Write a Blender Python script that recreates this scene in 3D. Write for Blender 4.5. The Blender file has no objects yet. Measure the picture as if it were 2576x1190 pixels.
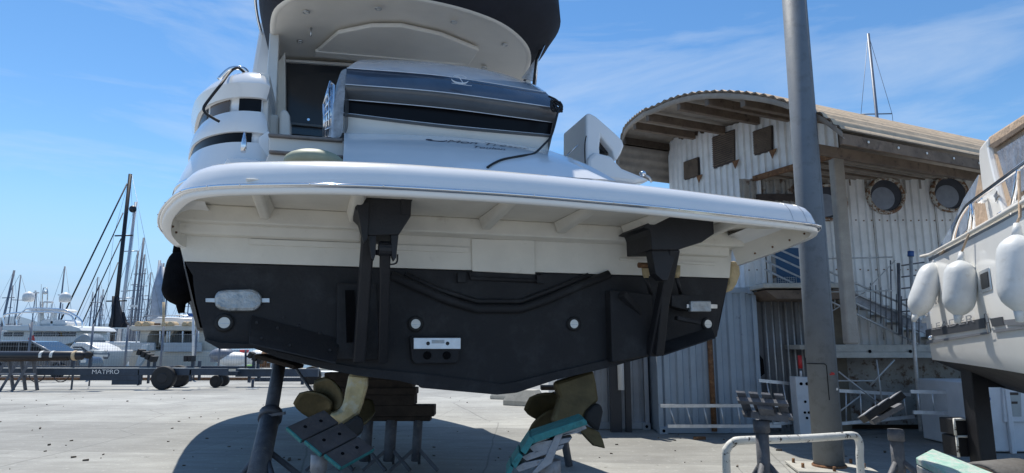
import bpy, math, random
from mathutils import Vector as V, Matrix
random.seed(7)
S = bpy.context.scene
COL = S.collection
# ------------------------------------------------------------------ camera, sky, sun, exposure
PITCH = math.radians(9.27); FPX = 1635.0; CAMH = 1.6
cam = bpy.data.cameras.new('camera'); cam.sensor_width = 36; cam.lens = 36*FPX/2576
cam.clip_start = 0.05; cam.clip_end = 9000
co = bpy.data.objects.new('camera', cam); COL.objects.link(co)
co.location = (0, 0, CAMH); co.rotation_euler = (math.pi/2+PITCH, 0, 0); S.camera = co
SUN = V((-0.22, 0.38, 0.9)).normalized()
w = bpy.data.worlds.new('World'); S.world = w; w.use_nodes = True
nt = w.node_tree; N = nt.nodes; L = nt.links
bg = N['Background']
sky = N.new('ShaderNodeTexSky'); sky.sky_type = 'NISHITA'; sky.sun_disc = False
sky.sun_elevation = math.asin(SUN.z); sky.sun_rotation = math.atan2(SUN.x, SUN.y)
sky.air_density = 1.0; sky.dust_density = 0.0; sky.ozone_density = 2.0; sky.altitude = 0
tc = N.new('ShaderNodeTexCoord'); mp = N.new('ShaderNodeMapping'); mp.inputs['Scale'].default_value = (1.2, 1.2, 7.5)
mp.inputs['Rotation'].default_value = (0.12, 0.1, 0.3)
nz = N.new('ShaderNodeTexNoise'); nz.inputs['Scale'].default_value = 1.7; nz.inputs['Detail'].default_value = 9; nz.inputs['Roughness'].default_value = .6
nz.inputs['Distortion'].default_value = .5
cr = N.new('ShaderNodeValToRGB'); cr.color_ramp.elements[0].position = .47; cr.color_ramp.elements[1].position = .8
cr.color_ramp.elements[0].color = (0, 0, 0, 1); cr.color_ramp.elements[1].color = (.55, .55, .55, 1)
hs = N.new('ShaderNodeHueSaturation'); hs.inputs['Saturation'].default_value = 1.2; hs.inputs['Value'].default_value = 1.12; L.new(sky.outputs[0], hs.inputs['Color'])
mx = N.new('ShaderNodeMix'); mx.data_type = 'RGBA'; mx.inputs[7].default_value = (5.4, 6.2, 7.2, 1)
L.new(tc.outputs['Generated'], mp.inputs[0]); L.new(mp.outputs[0], nz.inputs[0]); L.new(nz.outputs[0], cr.inputs[0])
L.new(cr.outputs[0], mx.inputs[0]); 
tn = N.new('ShaderNodeMix'); tn.data_type = 'RGBA'; tn.blend_type = 'MULTIPLY'; tn.inputs[0].default_value = 1; tn.inputs[7].default_value = (1.0, 1.05, 1.06, 1); L.new(hs.outputs[0], tn.inputs[6])
sx_ = N.new('ShaderNodeSeparateXYZ'); L.new(tc.outputs['Generated'], sx_.inputs[0]); hr = N.new('ShaderNodeMapRange'); hr.inputs[1].default_value = 0; hr.inputs[2].default_value = .24; hr.inputs[3].default_value = .95; hr.inputs[4].default_value = 0
hr.interpolation_type = 'SMOOTHSTEP'; L.new(sx_.outputs[2], hr.inputs[0]); hm_ = N.new('ShaderNodeMix'); hm_.data_type = 'RGBA'; hm_.inputs[7].default_value = (2.7, 4.2, 6.6, 1); L.new(hr.outputs[0], hm_.inputs[0]); L.new(tn.outputs[2], hm_.inputs[6])
L.new(hm_.outputs[2], mx.inputs[6]); L.new(mx.outputs[2], bg.inputs[0])
bg.inputs[1].default_value = .12
sl = bpy.data.lights.new('sun', 'SUN'); sl.energy = 5.0; sl.angle = math.radians(.5); sl.color = (1, .95, .86)
so = bpy.data.objects.new('sun', sl); COL.objects.link(so); so.rotation_euler = SUN.to_track_quat('Z', 'Y').to_euler()
S.view_settings.view_transform = 'Standard'; S.view_settings.look = 'None'; S.view_settings.exposure = 0.12; S.view_settings.gamma = 1

# ------------------------------------------------------------------ measuring: a picture point (2576 px wide) meets a real plane
sp, cp = math.sin(PITCH), math.cos(PITCH)
CAM = V((0, 0, CAMH))
def ray(px, py):
    x = (px-1288)/FPX; y = (595-py)/FPX
    return V((x, cp-y*sp, sp+y*cp))
def atY(px, py, Y): r = ray(px, py); return CAM+r*(Y/r.y)
def atZ(px, py, z): r = ray(px, py); return CAM+r*((z-CAMH)/r.z)
def gnd(px, py): return atZ(px, py, 0)
def onp(px, py, P0, n):
    r = ray(px, py); return CAM+r*((P0-CAM).dot(n)/r.dot(n))
# ------------------------------------------------------------------ materials
MATS = {}
def mat(name, col, rough=.5, metal=0, var=0, vs=3, bump=0, bs=40, coat=0, col2=None, t0=.45, t1=.6, stretch=None, alpha=1, spec=.5, rvar=0, bd=.01):
    if name in MATS: return MATS[name]
    m = bpy.data.materials.new(name); MATS[name] = m; m.use_nodes = True
    n = m.node_tree.nodes; l = m.node_tree.links; b = n['Principled BSDF']
    b.inputs['Base Color'].default_value = (*col, 1); b.inputs['Roughness'].default_value = rough
    b.inputs['Metallic'].default_value = metal; b.inputs['Coat Weight'].default_value = coat; b.inputs['Coat Roughness'].default_value = .05
    b.inputs['Alpha'].default_value = alpha; b.inputs['Specular IOR Level'].default_value = spec
    t = n.new('ShaderNodeTexCoord'); mpn = n.new('ShaderNodeMapping'); l.new(t.outputs['Object'], mpn.inputs[0])
    if stretch: mpn.inputs['Scale'].default_value = stretch
    out = None
    if var:
        a = n.new('ShaderNodeTexNoise'); a.inputs['Scale'].default_value = vs; a.inputs['Detail'].default_value = 8; a.inputs['Roughness'].default_value = .62
        l.new(mpn.outputs[0], a.inputs[0])
        mr = n.new('ShaderNodeMapRange'); mr.inputs[1].default_value = .3; mr.inputs[2].default_value = .7
        mr.inputs[3].default_value = 1-var; mr.inputs[4].default_value = 1+var
        l.new(a.outputs[0], mr.inputs[0])
        x = n.new('ShaderNodeMix'); x.data_type = 'RGBA'; x.blend_type = 'MULTIPLY'; x.inputs[0].default_value = 1
        x.inputs[6].default_value = (*col, 1); l.new(mr.outputs[0], x.inputs[7]); out = x.outputs[2]
        if rvar:
            r2 = n.new('ShaderNodeMapRange'); r2.inputs[3].default_value = max(rough-rvar, .03); r2.inputs[4].default_value = rough+rvar
            r2.inputs[1].default_value = .3; r2.inputs[2].default_value = .7
            l.new(a.outputs[0], r2.inputs[0]); l.new(r2.outputs[0], b.inputs['Roughness'])
    if col2:
        a2 = n.new('ShaderNodeTexNoise'); a2.inputs['Scale'].default_value = vs*1.7; a2.inputs['Detail'].default_value = 10; a2.inputs['Roughness'].default_value = .7
        l.new(mpn.outputs[0], a2.inputs[0])
        m2 = n.new('ShaderNodeMapRange'); m2.inputs[1].default_value = t0; m2.inputs[2].default_value = t1; l.new(a2.outputs[0], m2.inputs[0])
        x2 = n.new('ShaderNodeMix'); x2.data_type = 'RGBA'; l.new(m2.outputs[0], x2.inputs[0])
        if out: l.new(out, x2.inputs[6])
        else: x2.inputs[6].default_value = (*col, 1)
        x2.inputs[7].default_value = (*col2, 1); out = x2.outputs[2]
    if out: l.new(out, b.inputs['Base Color'])
    if bump:
        a3 = n.new('ShaderNodeTexNoise'); a3.inputs['Scale'].default_value = bs; a3.inputs['Detail'].default_value = 6
        l.new(t.outputs['Object'], a3.inputs[0])
        bp = n.new('ShaderNodeBump'); bp.inputs['Strength'].default_value = bump; bp.inputs['Distance'].default_value = bd
        l.new(a3.outputs[0], bp.inputs['Height']); l.new(bp.outputs[0], b.inputs['Normal'])
    return m
gel = mat('white_gelcoat', (.84, .83, .81), .2, var=.03, vs=2, coat=.4, rvar=.06)
gelb = mat('cream_boat_gelcoat', (.92, .9, .85), .3, var=.04, vs=2, coat=.3)
gelc = mat('cream_gelcoat', (.76, .72, .65), .4, var=.05, vs=2.5, rvar=.1)
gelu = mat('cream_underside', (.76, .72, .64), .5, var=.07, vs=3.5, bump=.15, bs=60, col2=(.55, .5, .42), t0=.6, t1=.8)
anti = mat('black_antifouling', (.012, .012, .0145), .72, var=.35, vs=2.2, bump=.35, bs=45, rvar=.1, col2=(.026, .027, .031), t0=.5, t1=.66)
antib = mat('black_painted_metal', (.011, .011, .014), .55, var=.25, vs=6, bump=.3, bs=60)
chrome = mat('polished_steel', (.82, .83, .85), .08, 1, var=.04, vs=20)
steel = mat('dull_steel', (.5, .51, .52), .35, 1, var=.15, vs=18)
zinc = mat('cast_zinc', (.4, .43, .45), .45, .6, var=.35, vs=14, bump=.8, bs=22, rvar=.15, bd=.02)
zincp = mat('new_zinc_plate', (.66, .7, .74), .35, .5, var=.12, vs=16, bump=.2)
bronze = mat('cast_bronze', (.38, .31, .17), .42, .55, var=.3, vs=7, bump=.3, bs=50, col2=(.45, .42, .33), t0=.5, t1=.68)
bronzed = mat('dark_bronze', (.1, .08, .038), .45, .5, var=.35, vs=6, bump=.3, bs=50)
rubber = mat('black_rubber', (.015, .015, .016), .7, var=.2, vs=12, bump=.3)
fend = mat('black_fender_cloth', (.006, .006, .007), .95, var=.3, vs=20, bump=.4, bs=120, spec=.1)
glass = mat('dark_glass', (.012, .013, .016), .06, coat=.6, var=.1)
glassf = mat('tinted_door_glass', (.03, .032, .036), .16, var=.15, vs=1.5)
sglass = mat('black_side_glass', (.008, .008, .01), .3, spec=.15)
smoke = mat('smoked_cover_band', (.06, .075, .1), .2, var=.2, vs=5, coat=.8)
smoke2 = mat('grey_padded_band', (.1, .105, .11), .3, var=.15, vs=4, coat=.3)
film = mat('clear_cover_film', (.68, .71, .75), .14, var=.12, vs=5, coat=.8, bump=.2, bs=9)
filmc = mat('crumpled_clear_film', (.5, .5, .5), .12, var=.4, vs=14, coat=.8, bump=.7, bs=14, alpha=.62)
canvb = mat('dark_navy_canvas', (.012, .013, .02), .85, var=.2, vs=9, bump=.3, bs=160)
teak = mat('grey_teak', (.22, .19, .17), .8, var=.2, vs=14, bump=.3)
sage = mat('sage_vinyl', (.33, .35, .24), .55, var=.12, vs=8)
pole_m = mat('grey_painted_steel', (.15, .168, .185), .62, var=.1, vs=4, bump=.25, bs=70, col2=(.1, .108, .112), t0=.52, t1=.75, rvar=.08)
whitep = mat('chipped_white_paint', (.72, .72, .68), .5, var=.1, vs=8, bump=.4, bs=30, col2=(.07, .06, .055), t0=.585, t1=.6)
stand_m = mat('worn_stand_steel', (.11, .115, .13), .6, var=.3, vs=9, bump=.5, bs=50, col2=(.2, .19, .18), t0=.55, t1=.7)
stand_l = mat('galvanised_stand_steel', (.3, .31, .33), .55, .2, var=.25, vs=9, bump=.4, bs=50, col2=(.16, .14, .13), t0=.55, t1=.7)
wood = mat('weathered_timber', (.065, .06, .062), .85, var=.35, vs=6, bump=.7, bs=30, stretch=(1, 1, 1), col2=(.12, .1, .085), t0=.55, t1=.75)
woodd = mat('dark_timber', (.05, .035, .025), .9, var=.4, vs=6, bump=.6, bs=30)
tealp = mat('teal_rubber', (.03, .2, .2), .6, var=.25, vs=16, bump=.6, bs=60, col2=(.02, .13, .13), t0=.55, t1=.65)
tealpale = mat('faded_green_rubber', (.3, .5, .42), .7, var=.2, vs=12, bump=.7, bs=40, col2=(.5, .52, .48), t0=.45, t1=.6)
navy = mat('navy_trailer_steel', (.035, .05, .075), .45, .2, var=.25, vs=4, bump=.2)
galv = mat('galvanised_rail', (.5, .5, .49), .5, .5, var=.2, vs=14)
alu = mat('ladder_aluminium', (.62, .63, .64), .4, .6, var=.15, vs=12)
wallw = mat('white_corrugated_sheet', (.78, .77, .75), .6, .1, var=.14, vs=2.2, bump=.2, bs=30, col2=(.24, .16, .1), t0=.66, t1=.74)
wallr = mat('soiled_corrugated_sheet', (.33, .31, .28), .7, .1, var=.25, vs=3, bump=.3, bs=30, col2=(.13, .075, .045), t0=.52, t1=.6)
contm = mat('blue_grey_container_paint', (.3, .36, .42), .55, .1, var=.12, vs=2.5, bump=.25, bs=26, col2=(.2, .24, .29), t0=.62, t1=.66, rvar=.1)
contd = mat('grey_container_paint', (.19, .19, .195), .65, .1, var=.2, vs=2.5, bump=.3, bs=26)
rust = mat('rusty_steel', (.16, .075, .035), .85, var=.4, vs=10, bump=.6, bs=60, col2=(.3, .17, .08), t0=.5, t1=.65)
peel = mat('peeling_cream_paint', (.52, .5, .44), .7, var=.15, vs=8, bump=.6, bs=40, col2=(.2, .1, .05), t0=.48, t1=.52)
soff = mat('brown_soffit_board', (.15, .11, .08), .85, var=.3, vs=4, bump=.6, bs=24, col2=(.07, .05, .04), t0=.55, t1=.65)
rooft = mat('sand_fibre_cement', (.6, .45, .3), .85, var=.18, vs=4, bump=.5, bs=30, col2=(.22, .18, .15), t0=.6, t1=.75)
roofu = mat('roof_sheet_underside', (.3, .26, .22), .85, var=.2, vs=4, bump=.3, bs=30)
colm = mat('beige_column_paint', (.36, .33, .29), .8, var=.15, vs=4, bump=.5, bs=40)
concm = mat('cast_concrete', (.42, .41, .37), .88, var=.18, vs=5, bump=.6, bs=45, col2=(.28, .27, .25), t0=.58, t1=.75)
blue = mat('blue_door_paint', (.015, .075, .17), .5, var=.15, vs=3)
louv = mat('brown_louvre', (.06, .045, .038), .75, var=.3, vs=6)
darkin = mat('deck_shade_wall', (.075, .055, .042), .9, var=.5, vs=2.2, bump=.4, col2=(.009, .009, .01), t0=.54, t1=.6)  # base darkened to paint in the shade under the deck; random black patches
whitew = mat('white_render', (.62, .64, .66), .7, var=.08, vs=4, bump=.3)
canv = mat('tan_canvas', (.5, .37, .26), .85, var=.15, vs=7, bump=.5, bs=18, bd=.03)
vinyl = mat('creased_clear_vinyl', (.3, .34, .42), .15, var=.35, vs=5, coat=.7, bump=.9, bs=5, bd=.05)
fendw = mat('scuffed_white_fender', (.66, .67, .66), .45, var=.1, vs=6, bump=.2, bs=20, col2=(.5, .48, .42), t0=.56, t1=.8)
stripe = mat('charcoal_stripe', (.05, .052, .058), .4, var=.08)
stripe2 = mat('grey_stripe', (.16, .165, .18), .4, var=.08)
carp = mat('dark_car_paint', (.06, .065, .075), .25, .3, coat=.8, var=.06)
tan = mat('stained_tan_cloth', (.45, .35, .2), .85, var=.25, vs=7, bump=.8, bs=14, col2=(.2, .13, .07), t0=.6, t1=.7, bd=.04)
redp = mat('red_paint', (.5, .03, .03), .5)
lens = mat('lamp_glass', (.7, .7, .66), .15, var=.1, coat=.6)
mastw = mat('silver_mast', (.5, .52, .55), .4, .5, var=.1)
mastd = mat('grey_mast', (.16, .18, .22), .5, .3, var=.15)
mastb = mat('black_mast', (.012, .013, .018), .45, var=.2)
sailc = mat('navy_sail_cover', (.02, .022, .03), .9, var=.25, vs=4, bump=.5)
boatw = mat('harbour_boat_white', (.72, .72, .7), .35, var=.06, vs=2)
boatc = mat('harbour_boat_cream', (.58, .53, .45), .5, var=.1, vs=2)
boatg = mat('harbour_boat_grey', (.22, .26, .29), .4, var=.1, vs=2)
strawm = mat('straw_cushion', (.55, .42, .26), .8, var=.2, vs=5)
wire = mat('galvanised_wire', (.3, .31, .32), .5, .6)
letter = mat('dark_lettering', (.05, .055, .08), .5)
letterw = mat('white_lettering', (.75, .75, .75), .5)
green = mat('lime_plastic', (.3, .6, .1), .5)
yel = mat('yellow_flag', (.75, .55, .03), .7)
bluec = mat('blue_hose', (.03, .1, .3), .5, var=.2)

# ------------------------------------------------------------------ mesh builder (world coordinates)
class MB:
    def __init__(s): s.v = []; s.f = []; s.sm = []
    def add(s, vs, fs, smooth=False):
        o = len(s.v); s.v += [V(p) for p in vs]
        s.f += [tuple(i+o for i in f) for f in fs]; s.sm += [smooth]*len(fs); return s
    def hexa(s, p):   # 8 corners: bottom ring 0-3, top ring 4-7
        return s.add(p, [(3, 2, 1, 0), (4, 5, 6, 7), (0, 1, 5, 4), (1, 2, 6, 5), (2, 3, 7, 6), (3, 0, 4, 7)])
    def box(s, c, sz, ex=V((1, 0, 0)), ey=V((0, 1, 0)), ez=None):
        c = V(c); ex = V(ex).normalized(); ey = V(ey).normalized(); ez = (ex.cross(ey)).normalized() if ez is None else V(ez).normalized()
        x, y, z = ex*sz[0]/2, ey*sz[1]/2, ez*sz[2]/2
        return s.hexa([c-x-y-z, c+x-y-z, c+x+y-z, c-x+y-z, c-x-y+z, c+x-y+z, c+x+y+z, c-x+y+z])
    def beam(s, p, q, wd, ht, up=V((0, 0, 1))):
        p = V(p); q = V(q); d = (q-p); ln = d.length; d.normalize()
        sd = d.cross(up)
        if sd.length < 1e-4: sd = d.cross(V((0, 1, 0)))
        sd.normalize(); u = sd.cross(d)
        return s.box((p+q)/2, (ln, wd, ht), d, sd, u)
    def tube(s, pts, r, n=10, cap=True):
        pts = [V(p) for p in pts]; k = len(pts)
        rs = r if isinstance(r, (list, tuple)) else [r]*k
        prev = None; rings = []
        for i, p in enumerate(pts):
            d = (pts[min(i+1, k-1)]-pts[max(i-1, 0)])
            if d.length < 1e-9: d = V((0, 0, 1))
            d.normalize()
            if prev is None:
                a = V((0, 0, 1)) if abs(d.z) < .9 else V((0, 1, 0)); x = d.cross(a).normalized()
            else:
                x = (prev-d*prev.dot(d))
                x = x.normalized() if x.length > 1e-6 else d.cross(V((0, 0, 1))).normalized()
            prev = x; y = d.cross(x)
            rings.append([p+(x*math.cos(t)+y*math.sin(t))*rs[i] for t in [2*math.pi*j/n for j in range(n)]])
        return s.loft(rings, True, cap, True)
    def loft(s, rings, closed=True, cap=False, smooth=True):
        n = len(rings[0]); vs = [p for r in rings for p in r]; fs = []
        for i in range(len(rings)-1):
            for j in range(n if closed else n-1):
                a = i*n+j; b = i*n+(j+1) % n
                fs.append((a, b, b+n, a+n))
        o = len(s.v); s.add(vs, fs, smooth)
        if cap:
            s.f.append(tuple(o+j for j in reversed(range(n)))); s.sm.append(False)
            s.f.append(tuple(o+(len(rings)-1)*n+j for j in range(n))); s.sm.append(False)
        return s
    def prism(s, poly, d):     # poly: points in a plane, d: extrusion vector
        n = len(poly); d = V(d); P = [V(p) for p in poly]
        nrm = V((0, 0, 0))
        for i in range(n): nrm += P[i].cross(P[(i+1) % n])
        if nrm.dot(d) > 0: P = P[::-1]
        vs = P+[p+d for p in P]
        fs = [tuple(range(n)), tuple(range(2*n-1, n-1, -1))]+[((i+1) % n, i, i+n, (i+1) % n+n) for i in range(n)]
        return s.add(vs, fs)
    def disc(s, c, r, nrm, th, n=20, r2=None):
        c = V(c); nrm = V(nrm).normalized(); a = V((0, 0, 1)) if abs(nrm.z) < .9 else V((1, 0, 0))
        x = nrm.cross(a).normalized(); y = nrm.cross(x); r2 = r if r2 is None else r2
        R = [[c+(x*math.cos(t)+y*math.sin(t))*r for t in [2*math.pi*j/n for j in range(n)]],
             [c+nrm*th+(x*math.cos(t)+y*math.sin(t))*r2 for t in [2*math.pi*j/n for j in range(n)]]]
        return s.loft(R, True, True, False)
    def ring(s, c, ro, ri, nrm, th, n=28):
        c = V(c); nrm = V(nrm).normalized(); a = V((0, 0, 1)) if abs(nrm.z) < .9 else V((1, 0, 0))
        x = nrm.cross(a).normalized(); y = nrm.cross(x)
        def R(r, h): return [c+nrm*h+(x*math.cos(t)+y*math.sin(t))*r for t in [2*math.pi*j/n for j in range(n)]]
        rm = (ro+ri)/2
        return s.loft([R(ri, 0), R(ri, th*.7), R(rm, th), R(ro, th*.6), R(ro, 0)], True, False, True)
    def ell(s, c, r, n=14, m=9, axes=None):
        c = V(c); ax = axes or (V((1, 0, 0)), V((0, 1, 0)), V((0, 0, 1)))
        rings = []
        for i in range(m+1):
            ph = math.pi*i/m; rr = max(math.sin(ph), .01)
            rings.append([c+ax[0]*r[0]*rr*math.cos(2*math.pi*j/n)+ax[1]*r[1]*rr*math.sin(2*math.pi*j/n)-ax[2]*r[2]*math.cos(ph) for j in range(n)])
        return s.loft(rings, True, True, True)
    def build(s, name, m, parent=None, bevel=0, recalc=True, **pr):
        me = bpy.data.meshes.new(name); M = parent['_m'] if False else PM.get(parent.name) if parent else None
        vs = [M @ p for p in s.v] if M else s.v
        me.from_pydata([tuple(p) for p in vs], [], s.f)
        me.polygons.foreach_set('use_smooth', s.sm)
        if recalc:
            import bmesh
            b = bmesh.new(); b.from_mesh(me); bmesh.ops.recalc_face_normals(b, faces=b.faces); b.to_mesh(me); b.free()
        me.materials.append(m); me.update()
        o = bpy.data.objects.new(name, me); COL.objects.link(o)
        if parent: o.parent = parent; PM[o.name] = M
        if bevel:
            bv = o.modifiers.new('bevel', 'BEVEL'); bv.width = bevel; bv.segments = 2; bv.limit_method = 'ANGLE'; bv.angle_limit = math.radians(35)
            bv.harden_normals = False
        for k, x in pr.items(): o[k] = x
        return o
PM = {}
def thing(name, label, cat, loc=(0, 0, 0), rz=0, group=None):
    o = bpy.data.objects.new(name, None); COL.objects.link(o); o.location = loc; o.rotation_euler = (0, 0, rz); o.empty_display_size = .2
    o['label'] = label; o['category'] = cat
    if group: o['group'] = group
    PM[o.name] = (Matrix.Translation(V(loc)) @ Matrix.Rotation(rz, 4, 'Z')).inverted()
    return o
def tag(o, label, cat, group=None, kind=None):
    o['label'] = label; o['category'] = cat
    if group: o['group'] = group
    if kind: o['kind'] = kind
    return o
def struct(o): o['kind'] = 'structure'; return o
def copy_tree(o, parent=None):
    c = o.copy(); COL.objects.link(c); c.parent = parent
    for ch in list(o.children): copy_tree(ch, c)
    return c
def text(body, P, ex, ey, size, m, name, parent, shear=0, th=.002, align='LEFT', sx=1):
    cu = bpy.data.curves.new(name, 'FONT'); cu.body = body; cu.size = size; cu.shear = shear; cu.align_x = align; cu.extrude = 0
    t = bpy.data.objects.new('tmp', cu); COL.objects.link(t)
    dg = bpy.context.evaluated_depsgraph_get(); me = bpy.data.meshes.new_from_object(t.evaluated_get(dg))
    vs = [p.co.copy() for p in me.vertices]; fs = [tuple(q.vertices) for q in me.polygons]
    bpy.data.objects.remove(t); bpy.data.curves.remove(cu)
    ex = V(ex).normalized(); ey = V(ey).normalized()
    mb = MB(); mb.add([V(P)+ex*p.x*sx+ey*p.y for p in vs], fs)
    return mb.build(name, m, parent, recalc=False)
def smooth_curve(pts, n=6, closed=False):
    P = [V(p) for p in pts]; out = []; k = len(P)
    for i in range(k-1):
        p0, p1, p2, p3 = P[max(i-1, 0)], P[i], P[i+1], P[min(i+2, k-1)]
        for j in range(n):
            t = j/n
            out.append(.5*((2*p1)+(p2-p0)*t+(2*p0-5*p1+4*p2-p3)*t*t+(3*p1-p0-3*p2+p3)*t**3))
    out.append(P[-1]); return out
# ------------------------------------------------------------------ ground, water, hills
mb = MB(); mb.add([(-90, -12, 0), (60, -12, 0), (60, 37, 0), (-90, 37, 0), (-90, 37, -3), (60, 37, -3)], [(0, 1, 2, 3), (3, 2, 5, 4)])
gm = bpy.data.materials.new('yard_concrete'); gm.use_nodes = True
def ground_nodes(m):
    n = m.node_tree.nodes; l = m.node_tree.links; b = n['Principled BSDF']; t = n.new('ShaderNodeTexCoord')
    def noise(sc, det=8, rough=.6, vec=None, dist=0):
        a = n.new('ShaderNodeTexNoise'); a.inputs['Scale'].default_value = sc; a.inputs['Detail'].default_value = det; a.inputs['Roughness'].default_value = rough
        a.inputs['Distortion'].default_value = dist
        l.new(vec or t.outputs['Object'], a.inputs[0]); return a.outputs[0]
    def rng(s, a0, a1, b0, b1):
        r = n.new('ShaderNodeMapRange'); r.inputs[1].default_value = a0; r.inputs[2].default_value = a1; r.inputs[3].default_value = b0; r.inputs[4].default_value = b1
        l.new(s, r.inputs[0]); return r.outputs[0]
    def mixc(f, a, c):
        x = n.new('ShaderNodeMix'); x.data_type = 'RGBA'; l.new(f, x.inputs[0])
        for i, q in ((6, a), (7, c)):
            if isinstance(q, tuple): x.inputs[i].default_value = (*q, 1)
            else: l.new(q, x.inputs[i])
        return x.outputs[2]
    mpn = n.new('ShaderNodeMapping'); mpn.inputs['Scale'].default_value = (.35, 1.6, 1); mpn.inputs['Rotation'].default_value = (0, 0, .2); l.new(t.outputs['Object'], mpn.inputs[0])
    c = mixc(rng(noise(.35, 6, .65), .35, .65, 0, 1), (.265, .264, .252), (.4, .4, .38))
    c0 = c
    c = mixc(rng(noise(2.2, 10, .7, mpn.outputs[0]), .42, .7, 0, .65), c, (.21, .205, .19))
    c = mixc(rng(noise(9, 8, .7), .58, .7, 0, .75), c, (.55, .55, .52))
    c = mixc(rng(noise(30, 8, .75), .5, .68, 0, .5), c, (.2, .2, .19))
    c = mixc(rng(noise(1.3, 12, .75, mpn.outputs[0], 1.5), .6, .68, 0, .45), c, (.15, .145, .14))
    # expansion joints and cracks
    br = n.new('ShaderNodeTexBrick'); br.inputs['Scale'].default_value = 1; br.inputs['Mortar Size'].default_value = .006; br.inputs['Brick Width'].default_value = 5.2; br.inputs['Row Height'].default_value = 3.4
    br.inputs['Color1'].default_value = (0, 0, 0, 1); br.inputs['Color2'].default_value = (0, 0, 0, 1); br.inputs['Mortar'].default_value = (1, 1, 1, 1)
    mr = n.new('ShaderNodeMapping'); mr.inputs['Rotation'].default_value = (0, 0, .12); mr.inputs['Location'].default_value = (.7, .9, 0)
    dn = n.new('ShaderNodeTexNoise'); dn.inputs['Scale'].default_value = 1.1; dn.inputs['Detail'].default_value = 8; l.new(t.outputs['Object'], dn.inputs[0])
    ad = n.new('ShaderNodeVectorMath'); ad.operation = 'MULTIPLY_ADD'; ad.inputs[1].default_value = (.12, .12, 0); l.new(dn.outputs[1], ad.inputs[0]); l.new(t.outputs['Object'], ad.inputs[2])
    l.new(ad.outputs[0], mr.inputs[0]); l.new(mr.outputs[0], br.inputs[0])
    vo = n.new('ShaderNodeTexVoronoi'); vo.feature = 'DISTANCE_TO_EDGE'; vo.inputs['Scale'].default_value = .22; l.new(ad.outputs[0], vo.inputs[0])
    ck = rng(vo.outputs[0], .0, .0035, 1, 0)
    mxx = n.new('ShaderNodeMath'); mxx.operation = 'MAXIMUM'; l.new(br.outputs[0], mxx.inputs[0]); l.new(ck, mxx.inputs[1])
    b2 = n.new('ShaderNodeTexBrick'); b2.inputs['Scale'].default_value = 1; b2.inputs['Mortar Size'].default_value = 0; b2.inputs['Brick Width'].default_value = 5.2; b2.inputs['Row Height'].default_value = 3.4
    b2.inputs['Color1'].default_value = (.8, .8, .79, 1); b2.inputs['Color2'].default_value = (1.12, 1.12, 1.1, 1); l.new(mr.outputs[0], b2.inputs[0])
    mm = n.new('ShaderNodeMix'); mm.data_type = 'RGBA'; mm.blend_type = 'MULTIPLY'; mm.inputs[0].default_value = 1; l.new(c, mm.inputs[6]); l.new(b2.outputs[0], mm.inputs[7]); c = mm.outputs[2]
    sp = noise(5.5, 4, .6); c = mixc(rng(noise(1.7, 9, .7, None, .8), .64, .7, 0, .4), c, (.13, .125, .115))
    c = mixc(rng(sp, .68, .72, 0, .8), c, (.1, .095, .085))
    sc = n.new('ShaderNodeMath'); sc.operation = 'MULTIPLY'; sc.inputs[1].default_value = .6; l.new(mxx.outputs[0], sc.inputs[0])
    c = mixc(sc.outputs[0], c, (.1, .1, .095))
    l.new(c, b.inputs['Base Color']); b.inputs['Roughness'].default_value = .88
    bp = n.new('ShaderNodeBump'); bp.inputs['Strength'].default_value = .35; bp.inputs['Distance'].default_value = .015
    l.new(noise(14, 10, .7), bp.inputs['Height']); l.new(bp.outputs[0], b.inputs['Normal'])
ground_nodes(gm)
struct(mb.build('ground', gm))
wm = mat('harbour_water', (.02, .05, .075), .12, var=.2, vs=.3, bump=.5, bs=1.5, bd=.1)
struct(MB().add([(-4000, 37, -1.1), (4000, 37, -1.1), (4000, 8500, -1.1), (-4000, 8500, -1.1)], [(0, 1, 2, 3)]).build('water', wm))
hm = mat('far_hills', (.1, .15, .2), .95, var=.2, vs=.004)
mb = MB(); rr = []
for i in range(121):
    x = -3600+60*i; h = 70+40*math.sin(i*.13+1)+22*math.sin(i*.41)+9*math.sin(i*1.3)
    if x < -2000: h += 40
    rr.append([V((x, 3900, -2)), V((x, 4000, h*.55)), V((x, 4300, h)), V((x, 5000, -2))])
mb.loft(rr, False); struct(mb.build('hills', hm))

# ------------------------------------------------------------------ motor yacht on stands
TH = math.radians(16); U = V((math.cos(TH), math.sin(TH), 0)); VV = V((-math.sin(TH), math.cos(TH), 0)); Z = V((0, 0, 1)); YO = V((-.184, 4.98, 0))
def Y(a, b, c): return YO+U*a+VV*b+Z*c
def Ys(a, b, c): return Y(a-.13*max(b, 0), b, c)
def B(b, *pts): return [onp(x, y, YO+VV*b, VV) for x, y in pts]
def loc(p): d = p-YO; return (d.dot(U), d.dot(VV), d.z)
YT_M = Matrix.Translation(YO) @ Matrix.Rotation(TH, 4, 'Z')
YT = thing('motor_yacht', 'large white motor yacht with black bottom, seen from astern in the middle of the yard', 'yacht', YO, TH)
def half(st):   # station -> list of (a,c) from keel to gunwale
    return st
STN = [  # b, keel z, chine (a,z), waterline(a,z), gunwale (a,z)
    (0.0, 1.30, 2.0, 1.70, 2.13, 2.145, 2.2, 2.62), (1.5, 1.22, 2.08, 1.72, 2.2, 2.15, 2.36, 2.85), (4, 1.15, 2.12, 1.75, 2.3, 2.16, 2.5, 3.0), (8, 1.12, 1.95, 1.85, 2.2, 2.2, 2.5, 3.2),
    (11, 1.25, 1.35, 2.05, 1.65, 2.3, 2.2, 3.5), (13.2, 1.7, .6, 2.35, .85, 2.5, 1.5, 3.75), (14.8, 2.6, .03, 2.9, .04, 2.95, .35, 3.95), (15.1, 3.2, .01, 3.3, .02, 3.35, .05, 4.0)]
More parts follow.
